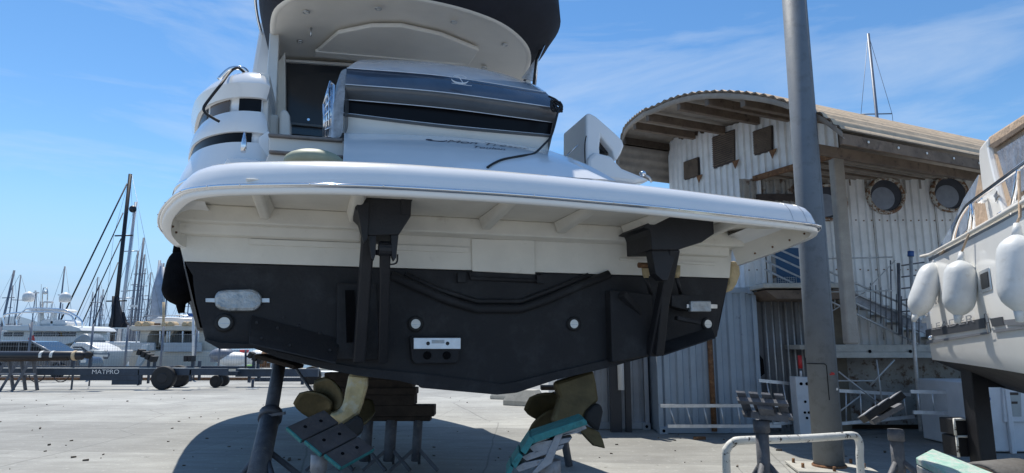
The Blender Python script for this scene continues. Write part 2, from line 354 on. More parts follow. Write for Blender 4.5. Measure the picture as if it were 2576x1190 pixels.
def interp_st(k=4):
    out = []
    for i in range(len(STN)-1):
        for j in range(k):
            t = j/k; p = [STN[max(i-1, 0)], STN[i], STN[i+1], STN[min(i+2, len(STN)-1)]]
            out.append([.5*((2*p[1][q])+(p[2][q]-p[0][q])*t+(2*p[0][q]-5*p[1][q]+4*p[2][q]-p[3][q])*t*t+(3*p[1][q]-p[0][q]-3*p[2][q]+p[3][q])*t**3) for q in range(8)])
    out.append(list(STN[-1])); return out
ST = interp_st()
mb = MB()
for sg in (-1, 1):
    mb.loft([[Ys(0, s[0]+.002, s[1]), Ys(sg*s[2]*.5, s[0]+.002, (s[1]+s[3])/2), Ys(sg*s[2], s[0]+.002, s[3]), Ys(sg*s[4], s[0]+.002, s[5])] for s in ST], False)
mb.build('hull_bottom', anti, YT, recalc=False)
mb = MB()
for sg in (-1, 1):
    mb.loft([[Ys(sg*s[4], s[0]+.002, s[5]+.001), Ys(sg*(s[4]*.45+s[6]*.55), s[0]+.002, (s[5]+s[7])/2), Ys(sg*s[6], s[0]+.002, s[7]), Ys(sg*(s[6]-.03), s[0]+.002, s[7]+.06), Ys(sg*(s[6]-.25), s[0], s[7]+.08), Ys(0, s[0], s[7]+.1)] for s in ST if s[0] > .3], False)
    mb.loft([[Ys(sg*s[4], s[0]+.002, s[5]+.001), Ys(sg*(s[4]+.03), s[0]+.002, 2.3)] for s in ST if s[0] < .8], False)
mb.build('topsides', gel, YT, recalc=False)
# transom, below the waterline
out = [(463, 658), (474, 676), (484, 692), (486, 720), (492, 760), (515, 855), (552, 874), (640, 873), (700, 896), (800, 920), (950, 946), (1083, 972), (1250, 988), (1300, 983), (1400, 950), (1530, 920), (1645, 891), (1805, 848), (1812, 800), (1826, 740), (1835, 700)]
P = B(0, *out); mb = MB(); mb.prism(P, VV*.25); tr = mb.build('transom', anti, YT, bevel=.012)
# raised band along the bottom of the transom
mb = MB()
lo = [(515, 857), (552, 878), (640, 877), (700, 900), (800, 925), (900, 945), (1005, 958), (1083, 978), (1250, 993), (1300, 988), (1400, 955), (1530, 925), (1645, 893)]
hi = [(515, 852), (552, 862), (640, 866), (700, 885), (800, 908), (900, 925), (1005, 935), (1083, 943), (1262, 967), (1300, 960), (1400, 935), (1530, 905), (1645, 880)]
for i in range(len(lo)-1):
    q = B(-.03, lo[i], lo[i+1], hi[i+1], hi[i]); mb.prism(q, VV*.3)
mb.build('bottom_step', anti, YT)
mb = MB(); mb.prism(B(-.02, (1057, 958), (1088, 962), (1085, 978), (1060, 976)), VV*.12); mb.build('drain_fitting', anti, YT)
# cream transom above the waterline
mb = MB(); mb.prism(B(0, (463, 657.3), (1835, 699.3), (1840, 640), (1845, 600), (1300, 570), (800, 545), (450, 530), (447, 600)), VV*.2)
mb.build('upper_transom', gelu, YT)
mb = MB()
mb.hexa([Y(-2.22, -.13, 2.405), Y(2.3, -.13, 2.405), Y(2.3, -.003, 2.39), Y(-2.22, -.003, 2.39), Y(-2.22, -.11, 2.53), Y(2.3, -.11, 2.53), Y(2.3, -.003, 2.53), Y(-2.22, -.003, 2.53)])
mb.hexa([Y(-2.18, -.07, 2.33), Y(-.97, -.07, 2.33), Y(-.97, -.004, 2.32), Y(-2.18, -.004, 2.32), Y(-2.18, -.08, 2.403), Y(-.97, -.08, 2.403), Y(-.97, -.004, 2.403), Y(-2.18, -.004, 2.403)])
mb.hexa([Y(1.25, -.07, 2.33), Y(2.1, -.07, 2.33), Y(2.1, -.004, 2.32), Y(1.25, -.004, 2.32), Y(1.25, -.08, 2.403), Y(2.1, -.08, 2.403), Y(2.1, -.004, 2.403), Y(1.25, -.004, 2.403)])
mb.build('transom_ledge', gelu, YT, bevel=.012)
mb = MB(); mb.prism(B(-.02, (1188, 682), (1186, 600), (1345, 605), (1347, 690)), VV*.019).build('transom_panel', gelu, YT, bevel=.006); mb = MB()
mb.prism(B(-.018, (625, 615), (628, 600), (1180, 622), (1180, 636)), VV*.017).build('transom_panel', gelu, YT, bevel=.004); mb = MB()
mb.prism(B(-.018, (1560, 655), (1560, 648), (1800, 660), (1800, 668)), VV*.017)
mb.build('transom_panel', gelu, YT, bevel=.006)
# swim platform
plan = [(-2.17, .02), (-2.21, -.08), (-2.23, -.2), (-2.2, -.36), (-2.13, -.52), (-2.02, -.69), (-1.86, -.83), (-1.68, -.92), (-1.3, -1.05), (-.9, -1.115), (-.45, -1.13), (0, -1.12), (.55, -1.07), (1.06, -1.005), (1.6, -.915), (2.05, -.84), (2.3, -.79), (2.42, -.74), (2.49, -.66), (2.5, -.56), (2.42, -.36), (2.3, -.17), (2.18, .0)]
PC = smooth_curve([V((a, b, 0)) for a, b in plan], 3)
def plz(p):
    if p.x > 2.2 or p.x < -1.95:
        t = max(0, min(1, (p.y+.72)/.7)); return 2.47-.2*t**1.2
    return 2.47
def offp(i, d):
    a = PC[max(i-1, 0)]; c = PC[min(i+1, len(PC)-1)]; t = (c-a).normalized(); nrm = V((-t.y, t.x, 0)); return PC[i]+nrm*d
def prof(lst):
    return [[Y(*(offp(i, d).xy), plz(PC[i])+h) for d, h in lst] for i in range(len(PC))]
mb = MB(); mb.loft(prof([(.05, -.028), (.0, -.028), (-.004, -.005), (0, .012), (.012, .06), (.035, .12), (.07, .165), (.12, .193), (.2, .205), (.235, .206)]), False)
sp_ = mb.build('swim_platform', gel, YT, recalc=False)
mb = MB(); ins = [offp(i, .23) for i in range(2, len(PC)-2)]
mb.prism([Y(p.x, p.y, 2.665) for p in ins]+[Y(2.1, .3, 2.665), Y(-2.0, .3, 2.665)], Z*.008); mb.build('platform_deck', teak, YT)
mb = MB(); mb.loft(prof([(-.008, .0), (-.022, .008), (-.022, .022), (-.008, .03), (.01, .026), (.01, .0)])[3:-3], True)
mb.tube([Y(*(offp(i, -.024).xy), plz(PC[i])+.015) for i in range(3, len(PC)-3)], .009, 6)
mb.build('rub_rail', chrome, YT)
# joints in the moulding and rail
mb = MB()
for ii in (int(len(PC)*.70), int(len(PC)*.73)):
    mb.tube([Y(*(offp(ii, d).xy), plz(PC[ii])+h) for d, h in [(-.003, -.02), (.009, .06), (.033, .12), (.068, .165), (.118, .193)]], .0016, 4)
mb.build('moulding_joint', steel, YT)
mb = MB()
for ii in range(6, len(PC)-4, 3):
    p = offp(ii, -.033); mb.ell(Y(p.x, p.y, plz(PC[ii])+.015), (.004, .004, .004), 6, 4)
o = mb.build('rail_screws', steel, YT); o['kind'] = 'stuff'
# underside
mb = MB(); ins = [offp(i, .045) for i in range(1, len(PC)-1)]
mb.prism([Y(p.x, p.y, 2.53) for p in ins]+[Y(2.2, .05, 2.53), Y(-2.15, .05, 2.53)], Z*.01)
mb.loft([[Y(*(offp(i, .045).xy), 2.535), Y(*(offp(i, .05).xy), plz(PC[i])-.028)] for i in range(len(PC))], False)
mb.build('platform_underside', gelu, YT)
for a in (-1.62, -1.02, -.05, .55, 1.12, 1.8):
    MB().hexa([Y(a-.025, -.9 if a < 1.5 else -.75, 2.49), Y(a+.025, -.9 if a < 1.5 else -.75, 2.49), Y(a+.03, -.131, 2.44), Y(a-.03, -.131, 2.44), Y(a-.05, -.95 if a < 1.5 else -.78, 2.529), Y(a+.05, -.95 if a < 1.5 else -.78, 2.529), Y(a+.06, -.131, 2.529), Y(a-.06, -.131, 2.529)]).build('underside_rib', gelu, YT, bevel=.012)
mb = MB()
for i in list(range(4, 16, 2))+list(range(len(PC)-14, len(PC)-2, 2)):
    p = offp(i, .052); q = offp(i, .06); z = plz(PC[i])
    c = Y(p.x, p.y, z+.02); nn = (Y(q.x, q.y, 0)-Y(p.x, p.y, 0)).normalized(); mb.disc(c, .009, nn, .008, 8, .006)
mb.build('bolt_row', rust, YT)
# name of part builders on plane b
def plate(name, b, th, pts, m=antib, bevel=.006, parent=YT): return MB().prism(B(b, *pts), VV*th).build(name, m, parent, bevel=bevel)
def barp(mbb, b0, p0, b1, p1, wpx, dep):
    A = B(b0, p0)[0]; C = B(b1, p1)[0]; wd = wpx*(A-CAM).length/1720
    mbb.beam(A, C, dep, wd, up=VV.cross((C-A).normalized()) if False else U); return mbb
# lifting arms
lb = plate('lift_bracket', -.62, .42, [(892, 524), (905, 499), (1036, 499), (1033, 545), (1004, 590), (926, 592), (914, 560), (908, 540)])
mb = MB(); mb.prism(B(-.6, (926, 588), (947, 588), (945, 640), (940, 655), (934, 650)), VV*.07).build('bracket_fork', antib, lb, bevel=.004); mb = MB()
mb.prism(B(-.6, (983, 588), (1003, 588), (997, 648), (991, 656), (986, 645)), VV*.07).build('bracket_fork', antib, lb, bevel=.004); mb = MB()
mb.prism(B(-.64, (897, 515), (930, 505), (925, 600), (915, 612), (911, 598), (908, 575), (904, 550)), VV*.04).build('side_plate', antib, lb, bevel=.004); mb = MB()
mb.prism(B(-.63, (1008, 499), (1042, 497), (1034, 508), (1034, 540), (1010, 540)), VV*.03).build('side_plate', antib, lb, bevel=.004)
MB().tube(B(-.56, (945, 635), (992, 637)), .018, 10).build('pivot_pin', antib, lb)
mb = MB(); barp(mb, -.5, (927, 575), -.12, (903, 906), 33, .1); mb.build('lift_arm', antib, YT, bevel=.012)
mb = MB(); barp(mb, -.55, (969, 622), -.1, (963, 908), 27, .08); mb.disc(B(-.55, (969, 626))[0]-U*.045, .05, U, .09, 16); mb.build('lift_arm', antib, YT, bevel=.01)
MB().prism(B(-.06, (848, 712), (945, 712), (958, 905), (845, 905)), VV*.07).build('arm_housing', anti, YT, bevel=.01)
MB().prism(B(-.075, (868, 730), (892, 730), (898, 860), (872, 862)), VV*.02).build('housing_recess', fend, YT)
rb = plate('lift_bracket', -.55, .42, [(1615, 572), (1645, 552), (1716, 541), (1795, 552), (1797, 588), (1765, 610), (1726, 622), (1708, 628), (1640, 628), (1638, 590), (1633, 576)])
mb = MB(); mb.prism(B(-.5, (1636, 600), (1712, 615), (1700, 640), (1680, 706), (1667, 705), (1650, 690), (1641, 640)), VV*.1)
mb.build('bracket_fork', antib, rb, bevel=.004)
mb = MB(); barp(mb, -.48, (1692, 625), -.1, (1640, 892), 30, .09); mb.build('lift_arm', antib, YT, bevel=.012)
mb = MB(); barp(mb, -.42, (1680, 650), -.16, (1655, 892), 24, .08); mb.build('lift_arm', antib, YT, bevel=.01)
plate('arm_housing', -.1, .11, [(1535, 730), (1600, 735), (1640, 740), (1645, 893), (1540, 912)], anti, .01)
# hydraulic hoses with tan boots
for k, (p0, p1, p2) in enumerate([((1606, 667), (1625, 690), (1638, 742)), ((1690, 676), (1702, 690), (1712, 738))]):
    mb = MB(); c = B(-.16, p1)[0]; mb.tube([c+Z*.07, c+Z*.0, c-Z*.03], [.035, .03, .018], 12); f = mb.build('hose_boot', tan, YT)
    mb = MB(); mb.tube(B(-.16, (p1[0], p1[1]+8))+B(-.08, p2), .016, 8); mb.build('hydraulic_hose', antib, YT)
mb = MB(); mb.tube(B(-.2, (1606, 667), (1640, 668)), .022, 8); mb.build('hinge_pin', rust, YT)
mb = MB(); mb.tube(smooth_curve(B(-.3, (1650, 650), (1652, 685), (1664, 696), (1680, 688)), 5), .006, 6).build('small_hose', antib, YT); mb = MB(); mb.tube(smooth_curve(B(-.45, (1000, 640), (998, 660), (985, 665), (972, 663)), 5), .006, 6); mb.build('small_hose', antib, YT)
# raised V moulding, recess frame, trim tabs
mb = MB(); mb.tube(B(-.02, (985, 692), (1050, 722), (1130, 757), (1200, 777), (1310, 777), (1370, 757), (1450, 722), (1532, 690)), .035, 10)
mb.tube(B(-.01, (1020, 690), (1100, 727), (1200, 758), (1310, 758), (1390, 728), (1480, 692)), .02, 8); mb.build('spray_moulding', anti, YT)
mb = MB(); mb.tube(B(-.01, (1180, 682), (1184, 700), (1352, 707), (1358, 690)), .016, 8); mb.box(B(-.02, (1160, 699))[0], (.06, .05, .07), U, VV); mb.box(B(-.02, (1358, 703))[0], (.06, .05, .06), U, VV); mb.build('hatch_frame', anti, YT)
def trimtab(pts, pts2):
    a = B(-.015, pts[0], pts[1]); c = B(-.2, pts[2], pts[3]); mb = MB(); mb.hexa([a[0], a[1], c[0], c[1], a[0]-Z*.012, a[1]-Z*.012, c[0]-Z*.012, c[1]-Z*.012]); t = mb.build('trim_tab', anti, YT, bevel=.004)
    return t
tt = trimtab([(632, 792), (855, 852), (845, 912), (626, 862)], 0)
mb = MB()
for q in [(648, 812), (700, 825), (752, 820), (805, 838), (660, 850), (830, 880), (715, 800), (730, 868)]:
    mb.disc(B(-.12, q)[0]-VV*.05, .012, -VV, .01, 8, .008)
mb.build('rivet', anti, tt)
trimtab([(1660, 862), (1790, 822), (1800, 848), (1665, 893)], 0)
plate('strut_bracket', -.14, .13, [(1690, 742), (1762, 742), (1762, 762), (1735, 770), (1735, 782), (1690, 770)], anti, .006)
mb = MB(); mb.beam(B(-.15, (1565, 740))[0], B(-.05, (1620, 800))[0], .06, .05).build('strut_bracket', anti, YT, bevel=.004); mb = MB(); mb.beam(B(-.16, (1700, 800))[0], B(-.16, (1760, 812))[0], .05, .03); mb.build('strut_bracket', anti, YT, bevel=.004)
# anodes
def blob(pts, b, th, m, name, pr=YT, bev=.012): return MB().prism(B(b, *pts), VV*th).build(name, m, pr, bevel=bev)
ov = [(540+0, 770), (538, 745), (548, 731), (570, 728), (635, 727), (652, 735), (660, 752), (655, 770), (640, 782), (575, 783), (552, 778)]
an = blob(ov, -.045, .05, zinc, 'zinc_anode', bev=.02)
blob([(517, 750), (545, 750), (545, 761), (517, 760)], -.012, .014, steel, 'anode_tab', an, .002); blob([(655, 750), (678, 750), (678, 761), (655, 761)], -.012, .014, steel, 'anode_tab', an, .002)
an = blob([(1738, 757), (1789, 757), (1790, 784), (1738, 784)], -.17, .05, zinc, 'zinc_anode', bev=.008)
blob([(1728, 765), (1740, 765), (1740, 775), (1728, 775)], -.15, .02, steel, 'anode_tab', an, .002); blob([(1788, 765), (1805, 766), (1805, 776), (1788, 776)], -.15, .02, steel, 'anode_tab', an, .002)
blob([(1030, 846), (1150, 846), (1158, 852), (1156, 905), (1150, 914), (1045, 916), (1036, 905)], -.05, .06, anti, 'anode_mount')
an = blob([(1041, 850), (1159, 850), (1159, 878), (1041, 878)], -.075, .03, zincp, 'zinc_bar', bev=.003)
mb = MB()
for q in [(1077, 864), (1126, 864)]: mb.disc(B(-.076, q)[0], .014, -VV, .006, 12, .011)
mb.build('bar_screw', antib, an)
mb = MB(); mb.prism(B(-.0765, (1086, 855), (1118, 855), (1118, 864), (1086, 864)), VV*.002); mb.build('stamped_mark', zinc, an)
mb = MB()
for q in [(1075, 894), (1124, 894)]: mb.disc(B(-.051, q)[0], .03, -VV, .016, 14, .026)
mb.build('anode_bolt', fend, YT)
for q, r in [((565, 812), 13.5), ((1045, 815), 12.5), ((1442, 815), 11.5), ((1778, 815), 10.5)]:
    c = B(0, q)[0]; k = r*(c-CAM).length/1650
    o = MB().ring(c, k*1.55, k*.9, -VV, .03).build('underwater_light', rubber, YT)
    MB().disc(c-VV*.002, k, -VV, .02, 20, k*.95).build('lens', lens, o)
    MB().beam(c-VV*.024-U*k*.8-Z*k*.15, c-VV*.024+U*k*.8-Z*k*.15, .003, .006).build('lens_bar', steel, o)
# propellers, struts
def propeller(cpx, Yd, R, rots, mtl, name='propeller'):
    c = atY(*cpx, Yd); pr = MB().tube([c-VV*.16, c-VV*.1, c+VV*.12], [.02, .06, .075], 14).build(name, bronzed, YT)
    for rt in rots:
        mb = MB(); rings = []
        for i in range(9):
            t = i/8; r = .06+(R-.06)*t; ch = R*(.24+.52*math.sin(math.pi*min(t*.8+.12, 1)))*(1 if t < .9 else .72) if t < 1 else R*.3; tw = math.radians(62-38*t)
            rad = U*math.cos(rt)+Z*math.sin(rt); tan_ = -U*math.sin(rt)+Z*math.cos(rt)
            row = []
            for j in range(9):
                s_ = (j/8-.5)*ch; sk = .25*R*t*t
                # curved chord
                ang = (s_+sk)/max(r, .12); ang = max(-1.2, min(1.2, ang))*.9
                rd = rad*math.cos(ang)+tan_*math.sin(ang)
                row.append(c+rd*r+VV*(s_*math.sin(math.radians(30))*1.0+.03*t))
            rings.append(row)
        mb.loft(rings, False)
        o = mb.build('blade', mtl, pr, recalc=False); s_ = o.modifiers.new('solid', 'SOLIDIFY'); s_.thickness = .014; s_.offset = 0
    return pr
def strut(name, quads, m, b0=-.0, bev=.01, Yd=4.9, th=.06):
    for q in quads: pass
    mb = MB()
    P = [atY(x, y, Yd) for x, y in quads]; mb.prism(P, VV*th); return mb.build(name, m, YT, bevel=bev)
strut('rudder', [(879, 938), (928, 942), (927, 970), (914, 1018), (905, 1042), (880, 1060), (856, 1073), (840, 1063), (826, 1046), (838, 1038), (858, 1029), (866, 1005), (869, 985)], bronze, Yd=4.95, bev=.028, th=.07)
strut('strut_plate', [(838, 920), (880, 932), (930, 943), (925, 930), (880, 918)], bronze, Yd=4.93, th=.25)
strut('propeller_boss', [(860, 1072), (880, 1058), (900, 1044), (912, 1055), (916, 1069), (912, 1090), (895, 1102), (879, 1107), (864, 1098), (858, 1087)], rubber, Yd=4.9, th=.1, bev=.025)
propeller((838, 1052), 5.3, .33, [math.radians(a) for a in (138, 97, 2)], bronzed)
strut('rudder', [(1399, 975), (1397, 962), (1494, 930), (1502, 965), (1508, 1009), (1492, 1024), (1477, 1038), (1466, 1062), (1440, 1070), (1406, 1074), (1390, 1060), (1400, 1030), (1408, 1000)], bronzed, Yd=5.45, bev=.025, th=.09)
strut('propeller_boss', [(1478, 1037), (1494, 1020), (1508, 1014), (1516, 1024), (1519, 1036), (1514, 1062), (1508, 1087), (1494, 1076), (1476, 1058)], rubber, Yd=5.4, th=.1, bev=.02)
strut('rudder_tip', [(1466, 1066), (1508, 1086), (1518, 1108), (1524, 1129), (1494, 1122), (1480, 1108), (1464, 1090)], bronzed, Yd=5.5, th=.04, bev=.01)
propeller((1432, 1048), 5.85, .40, [math.radians(a) for a in (150, 193)], bronzed)
# exhaust flap / cloth on the starboard quarter
P = B(.05, (1852, 655), (1862, 668), (1864, 690), (1855, 715), (1845, 730), (1824, 738), (1826, 720), (1835, 715), (1835, 690), (1838, 660))
o = MB().prism(P, VV*.12).build('hanging_cloth', tan, None, bevel=.02); tag(o, 'stained tan cloth hanging off the right rear corner of the big yacht', 'cloth')
# ---- superstructure
def wing(sg):
    base = [(-1.72, .56), (-1.78, .53), (-1.94, .56), (-2.09, .7), (-2.21, .92), (-2.29, 1.25), (-2.36, 2.0), (-2.42, 4), (-2.38, 6.5), (-2.2, 9)]
    C = smooth_curve([V((a, b, 0)) for a, b in base], 4); return C
C = wing(-1)
def woff(C, i, d):
    a = C[max(i-1, 0)]; c = C[min(i+1, len(C)-1)]; t = (c-a).normalized(); return C[i]+V((t.y, -t.x, 0))*(-d)
def wz(b, z): return z + max(0, b-.5)*.02
def band(lst, i0=0, i1=None, sg=1):
    i1 = i1 or len(C)
    r = []
    for i in range(i0, i1):
        row = []
        for d, z in lst:
            p = woff(C, i, d); row.append(Y(sg*p.x-.1*max(p.y-.5, 0)*(1 if sg > 0 else .6), p.y, wz(p.y, z)))
        r.append(row)
    return r
PB_ = [[(-.25, 2.7), (.09, 2.72), (.12, 2.86), (.12, 2.9), (.09, 3.0), (.05, 3.1), (.03, 3.165)], [(.03, 3.165), (.0, 3.166), (.0, 3.25), (.03, 3.251)], [(.03, 3.251), (.035, 3.29), (.02, 3.36), (-.02, 3.44)], [(-.02, 3.44), (-.04, 3.441), (-.04, 3.55), (.0, 3.551)], [(.0, 3.551), (.035, 3.66)], [(.035, 3.66), (.02, 3.69), (-.03, 3.75), (-.1, 3.8), (-.2, 3.825), (-.34, 3.83)]]
prf = [q for b_ in PB_ for q in b_]
mb = MB()
for b_ in PB_: mb.loft(band(b_), False)
r0 = band(prf)[0]; mb.add(r0+[p+VV*.6 for p in r0], [(i, i+1, i+1+len(r0), i+len(r0)) for i in range(len(r0)-1)])
mb.add(r0, [tuple(range(len(r0)))]); mb.build('side_coaming', gel, YT)
MB().loft(band([(-.03, 3.443), (-.03, 3.5), (-.03, 3.548)], 2, 9), False).build('side_window', sglass, YT)
MB().loft(band([(-.03, 3.443), (-.03, 3.5), (-.03, 3.548)], 10, 16), False).build('side_window', mat('tan_reflection_glass', (.1, .065, .04), .15), YT)  # tan reflection put into the colour of this pane
MB().loft(band([(-.03, 3.443), (-.03, 3.5), (-.03, 3.548)], 16, 34), False).build('side_window', sglass, YT)
MB().loft(band([(.012, 3.168), (.012, 3.2), (.012, 3.248)], 5, 34), False).build('side_vent', sglass, YT)
MB().tube([p[0] for p in band([(.125, 2.875)], 3, 32)], .018, 8).build('side_rub_rail', chrome, YT)
MB().prism([V(p) for p in [Y(-1.7, .3, 2.69), Y(-1.98, .3, 2.69), Y(-1.98, .9, 2.69), Y(-1.7, .9, 2.69)]], Z*.3).build('quarter_moulding', gel, YT, bevel=.05)
# inner side of port coaming, pillar to the deck above
MB().prism([Y(-1.71, .6, 3.0), Y(-1.71, 1.6, 3.3), Y(-1.86, 3.1, 3.6), Y(-1.86, 3.1, 5.0), Y(-1.82, 2.4, 5.0), Y(-1.74, 1.6, 3.9), Y(-1.72, .62, 3.8)], -U*.1).build('side_pillar', gelc, YT, bevel=.01)
MB().prism(B(2.6, (681, 182), (717, 130), (718, 300), (705, 330), (683, 330)), VV*.2).build('side_pillar', gelc, YT, bevel=.01)
# hand rail hoop and black hose on port quarter, grey fin
MB().tube(smooth_curve(B(1.2, (622, 182), (612, 173), (590, 171), (572, 178), (550, 200)), 5), .02, 8).build('grab_rail', chrome, YT)
mb = MB(); mb.tube(smooth_curve([*B(.7, (618, 190), (612, 180), (598, 171), (580, 180)), *B(.4, (556, 212), (530, 245)), *B(.38, (513, 270), (517, 284), (534, 296), (552, 306))], 6), .011, 8)
hz_ = mb.build('mooring_hose', rubber); tag(hz_, 'black hose looped over the left side rail of the big yacht', 'hose')
plate('mast_fin', 6, .15, [(655, 20), (688, 40), (690, 72), (682, 70)], gel, .01)
# starboard wing, seen from inboard
P = B(1.35, (1474, 286), (1484, 283), (1500, 292), (1548, 334), (1566, 352), (1571, 366), (1564, 384), (1552, 404), (1546, 398), (1540, 378), (1512, 343), (1509, 372), (1512, 420), (1474, 420))
MB().prism(P, VV*.7).build('side_coaming', gel, YT, bevel=.03)
MB().prism(B(1.45, (1508, 340), (1530, 352), (1550, 362), (1552, 385), (1543, 396), (1506, 372)), VV*.4).build('side_window', glass, YT)
MB().prism(B(1.3, (1496, 380), (1540, 392), (1548, 404), (1566, 422), (1640, 452), (1600, 462), (1480, 445), (1478, 400)), VV*1.0).build('quarter_moulding', gel, YT, bevel=.04)
MB().prism(B(.75, (1380, 375), (1440, 395), (1505, 437), (1500, 450), (1380, 440)), VV*.7).build('side_deck', gel, YT, bevel=.03)
MB().tube(B(1.6, (1425, 392), (1476, 345)), .012, 6).build('guard_rail', chrome, YT)
MB().tube(smooth_curve(B(1.3, (1475, 342), (1471, 365), (1472, 410)), 4), .006, 6).build('small_hose', rubber, YT)
c = B(.9, (1617, 437))[0]; MB().ell(c, (.035, .035, .03), 12, 8, (U, VV, Z)).build('glint_ball', chrome, YT); MB().tube([c, *B(.92, (1632, 446), (1640, 458))], .014, 8).build('glint_ball_bracket', steel, YT)  # chrome ball and bracket added to catch a sun glint
mb = MB(); c = Y(-1.83, .2, 3.0); mb.tube([c, c+Z*.07+VV*.02, c+Z*.15], [.02, .022, .008], 8); mb.build('horn_cleat', chrome, YT)
# steps
def slab(name, b, th, pts, m, bev=.01): return MB().prism(B(b, *pts), VV*th).build(name, m, YT, bevel=bev)
slab('stair_riser', .12, .25, [(676, 386), (868, 398), (872, 425), (660, 425)], gelc)
slab('stair_tread', .08, .4, [(676, 376), (866, 390), (866, 398), (676, 384)], teak)
slab('stair_riser', .38, .25, [(676, 342), (866, 354), (866, 395), (676, 385)], gelc)
slab('stair_tread', .34, .4, [(674, 334), (862, 348), (862, 356), (674, 342)], teak)
slab('stair_side', .5, .3, [(650, 395), (650, 345), (672, 330), (678, 330), (678, 400)], gel)
slab('locker_box', .9, .3, [(676, 285), (701, 288), (702, 345), (674, 340)], gelc, .02)
slab('seat_back', .8, .35, [(702, 345), (702, 284), (710, 274), (722, 276), (729, 290), (731, 345)], gelc, .03)
c = B(-.3, (790, 408))[0]; o = MB().ell(c, (.2, .16, .085), 24, 10, (U, VV, Z)).build('fender_cushion', sage); tag(o, 'sage green domed cushion lying on the swim platform by the steps', 'cushion')
mb = MB(); q = [(815, 262), (832, 205), (840, 215), (838, 295), (836, 345), (815, 345)]
o = MB(); o.tube(B(.55, *q, q[0]), .012, 8)
for k in range(1, 5): o.tube([B(.55, q[0])[0].lerp(B(.55, q[5])[0], k/5)+U*.0, B(.55, (833+k, 212))[0].lerp(B(.55, (836, 345))[0], k/5)], .009, 6)
for k in (1, 2, 3): o.tube(B(.55, (815+k*6, 250-k*12), (815+k*6, 345)), .008, 6)
o.build('boarding_ladder', chrome, YT)
MB().prism(B(.57, (818, 262), (826, 235), (827, 340), (817, 342)), VV*.01).build('ladder_step', gel, YT)
# stern locker door with the name, stacked bands of the covered galley
def strip(name, b0, e0, b1, e1, m, n=14, bulge=0, aft=.12, par=YT, smooth=True):
    # e0, e1: lists of picture points of the lower and upper edge, each on its plane; aft = middle swells aft
    def res(e, n):
        c_ = smooth_curve([V((x, y, 0)) for x, y in e], 8); out = []
        for i in range(n+1):
            t = i/n*(len(c_)-1); k = min(int(t), len(c_)-2); f = t-k; q = c_[k].lerp(c_[k+1], f)
            out.append((q.x, q.y, math.sin(math.pi*i/n)*aft))
        return out
    A = [B(b0-s, (x, y))[0] for x, y, s in res(e0, n)]; C = [B(b1-s, (x, y))[0] for x, y, s in res(e1, n)]
    rows = []
    for p, q in zip(A, C):
        row = []
        for j in range(7):
            t = j/6; r = p.lerp(q, t); r = r-VV*math.sin(math.pi*t)*bulge; row.append(r)
        rows.append(row)
    return MB().loft(rows, False, smooth=smooth).build(name, m, par)
GD = strip('garage_door', -.25, [(862, 420), (1100, 425), (1500, 450), (1505, 452)], .5, [(866, 335), (1000, 338), (1200, 350), (1385, 379)], gel, bulge=.07, aft=.05)
strip('garage_side', .1, [(1480, 447), (1550, 455)], .6, [(1383, 378), (1400, 385)], gel, aft=0, bulge=.05)
E0 = [(860, 334), (1116, 347), (1381, 379)]; E1 = [(862, 292), (1116, 322), (1381, 346)]; E2 = [(862, 284), (1116, 314), (1384, 339)]
E3 = [(864, 250), (1116, 272), (1390, 308)]; E4 = [(869, 212), (1116, 232), (1406, 272)]; E5 = [(873, 171), (1116, 191), (1373, 232)]; E6 = [(908, 150), (1030, 153), (1140, 163), (1248, 181), (1330, 208)]
strip('lower_bulkhead', .55, E0, .6, E1, gelc, aft=.1, bulge=-.03)
strip('padded_band', .6, E1, .58, E2, smoke2, aft=.11, bulge=.02)
strip('recess_panel', .62, E2, .62, E3, sglass, aft=.1)
strip('padded_band', .6, E3, .5, E4, smoke2, aft=.12, bulge=.03)
strip('cover_front', .49, E4, .62, E5, smoke, aft=.12, bulge=.01)
for b_, e in ((.48, E4), (.60, E5), (.6, E3), (.6, E2)):
    c_ = smooth_curve([V((x, y, 0)) for x, y in e], 8); MB().tube([B(b_-math.sin(math.pi*i/(len(c_)-1))*.13, (q.x, q.y))[0] for i, q in enumerate(c_)], .0042, 6).build('cover_seam', film, YT)
strip('cover_top', .62, E5, 1.1, E6, film, aft=.1, bulge=.02)
strip('cover_side', .5, [(868, 212), (866, 345)], .9, [(905, 160), (905, 300)], smoke2, aft=0)
strip('cover_side', .55, [(1406, 272), (1381, 378)], 1.6, [(1330, 208), (1320, 360)], smoke2, aft=0)
strip('cover_side', .48, [(826, 344), (858, 342), (864, 280)], .62, [(846, 215), (858, 180), (873, 172)], filmc, aft=.02, bulge=.03)
slab('galley_side', .7, .3, [(845, 345), (852, 300), (866, 260), (866, 345)], smoke2, .005)
# crest on the cover, ship's name on the door
e_ = B(.44, (1153, 207))[0]; mb = MB()
for t0_, t1_, r_ in ((200, 345, .07), ):
    pts = [e_+U*.075*math.cos(math.radians(t))+Z*.038*math.sin(math.radians(t))-VV*.02 for t in range(190, 352, 12)]; pts = [p-VV*.05 for p in pts]; mb.tube(pts, [.002+.007*math.sin(math.pi*i/(len(pts)-1)) for i in range(len(pts))], 6)
pts = [e_+U*(.06*math.cos(math.radians(t)))+Z*(.028*math.sin(math.radians(t))+.008)-VV*.07 for t in range(20, 170, 12)]; mb.tube(pts, .0025, 6)
mb.tube([e_+U*(-.05+.1*t)+Z*(.012-.035*t+.02*math.sin(5*t))-VV*.07 for t in [i/8 for i in range(9)]], .003, 6)
mb.tube([e_-U*.075-Z*.052-VV*.09, e_+U*.1-Z*.057-VV*.09], .0022, 6); mb.build('cover_crest', letterw, YT)
dirn = (B(.22, (1290, 378))[0]-B(.22, (1090, 355))[0]); dx = V((dirn.x, dirn.y, dirn.z)).normalized()
P0 = B(.22, (1120, 364))[0]; dy = (VV*.8+Z*.42).normalized()
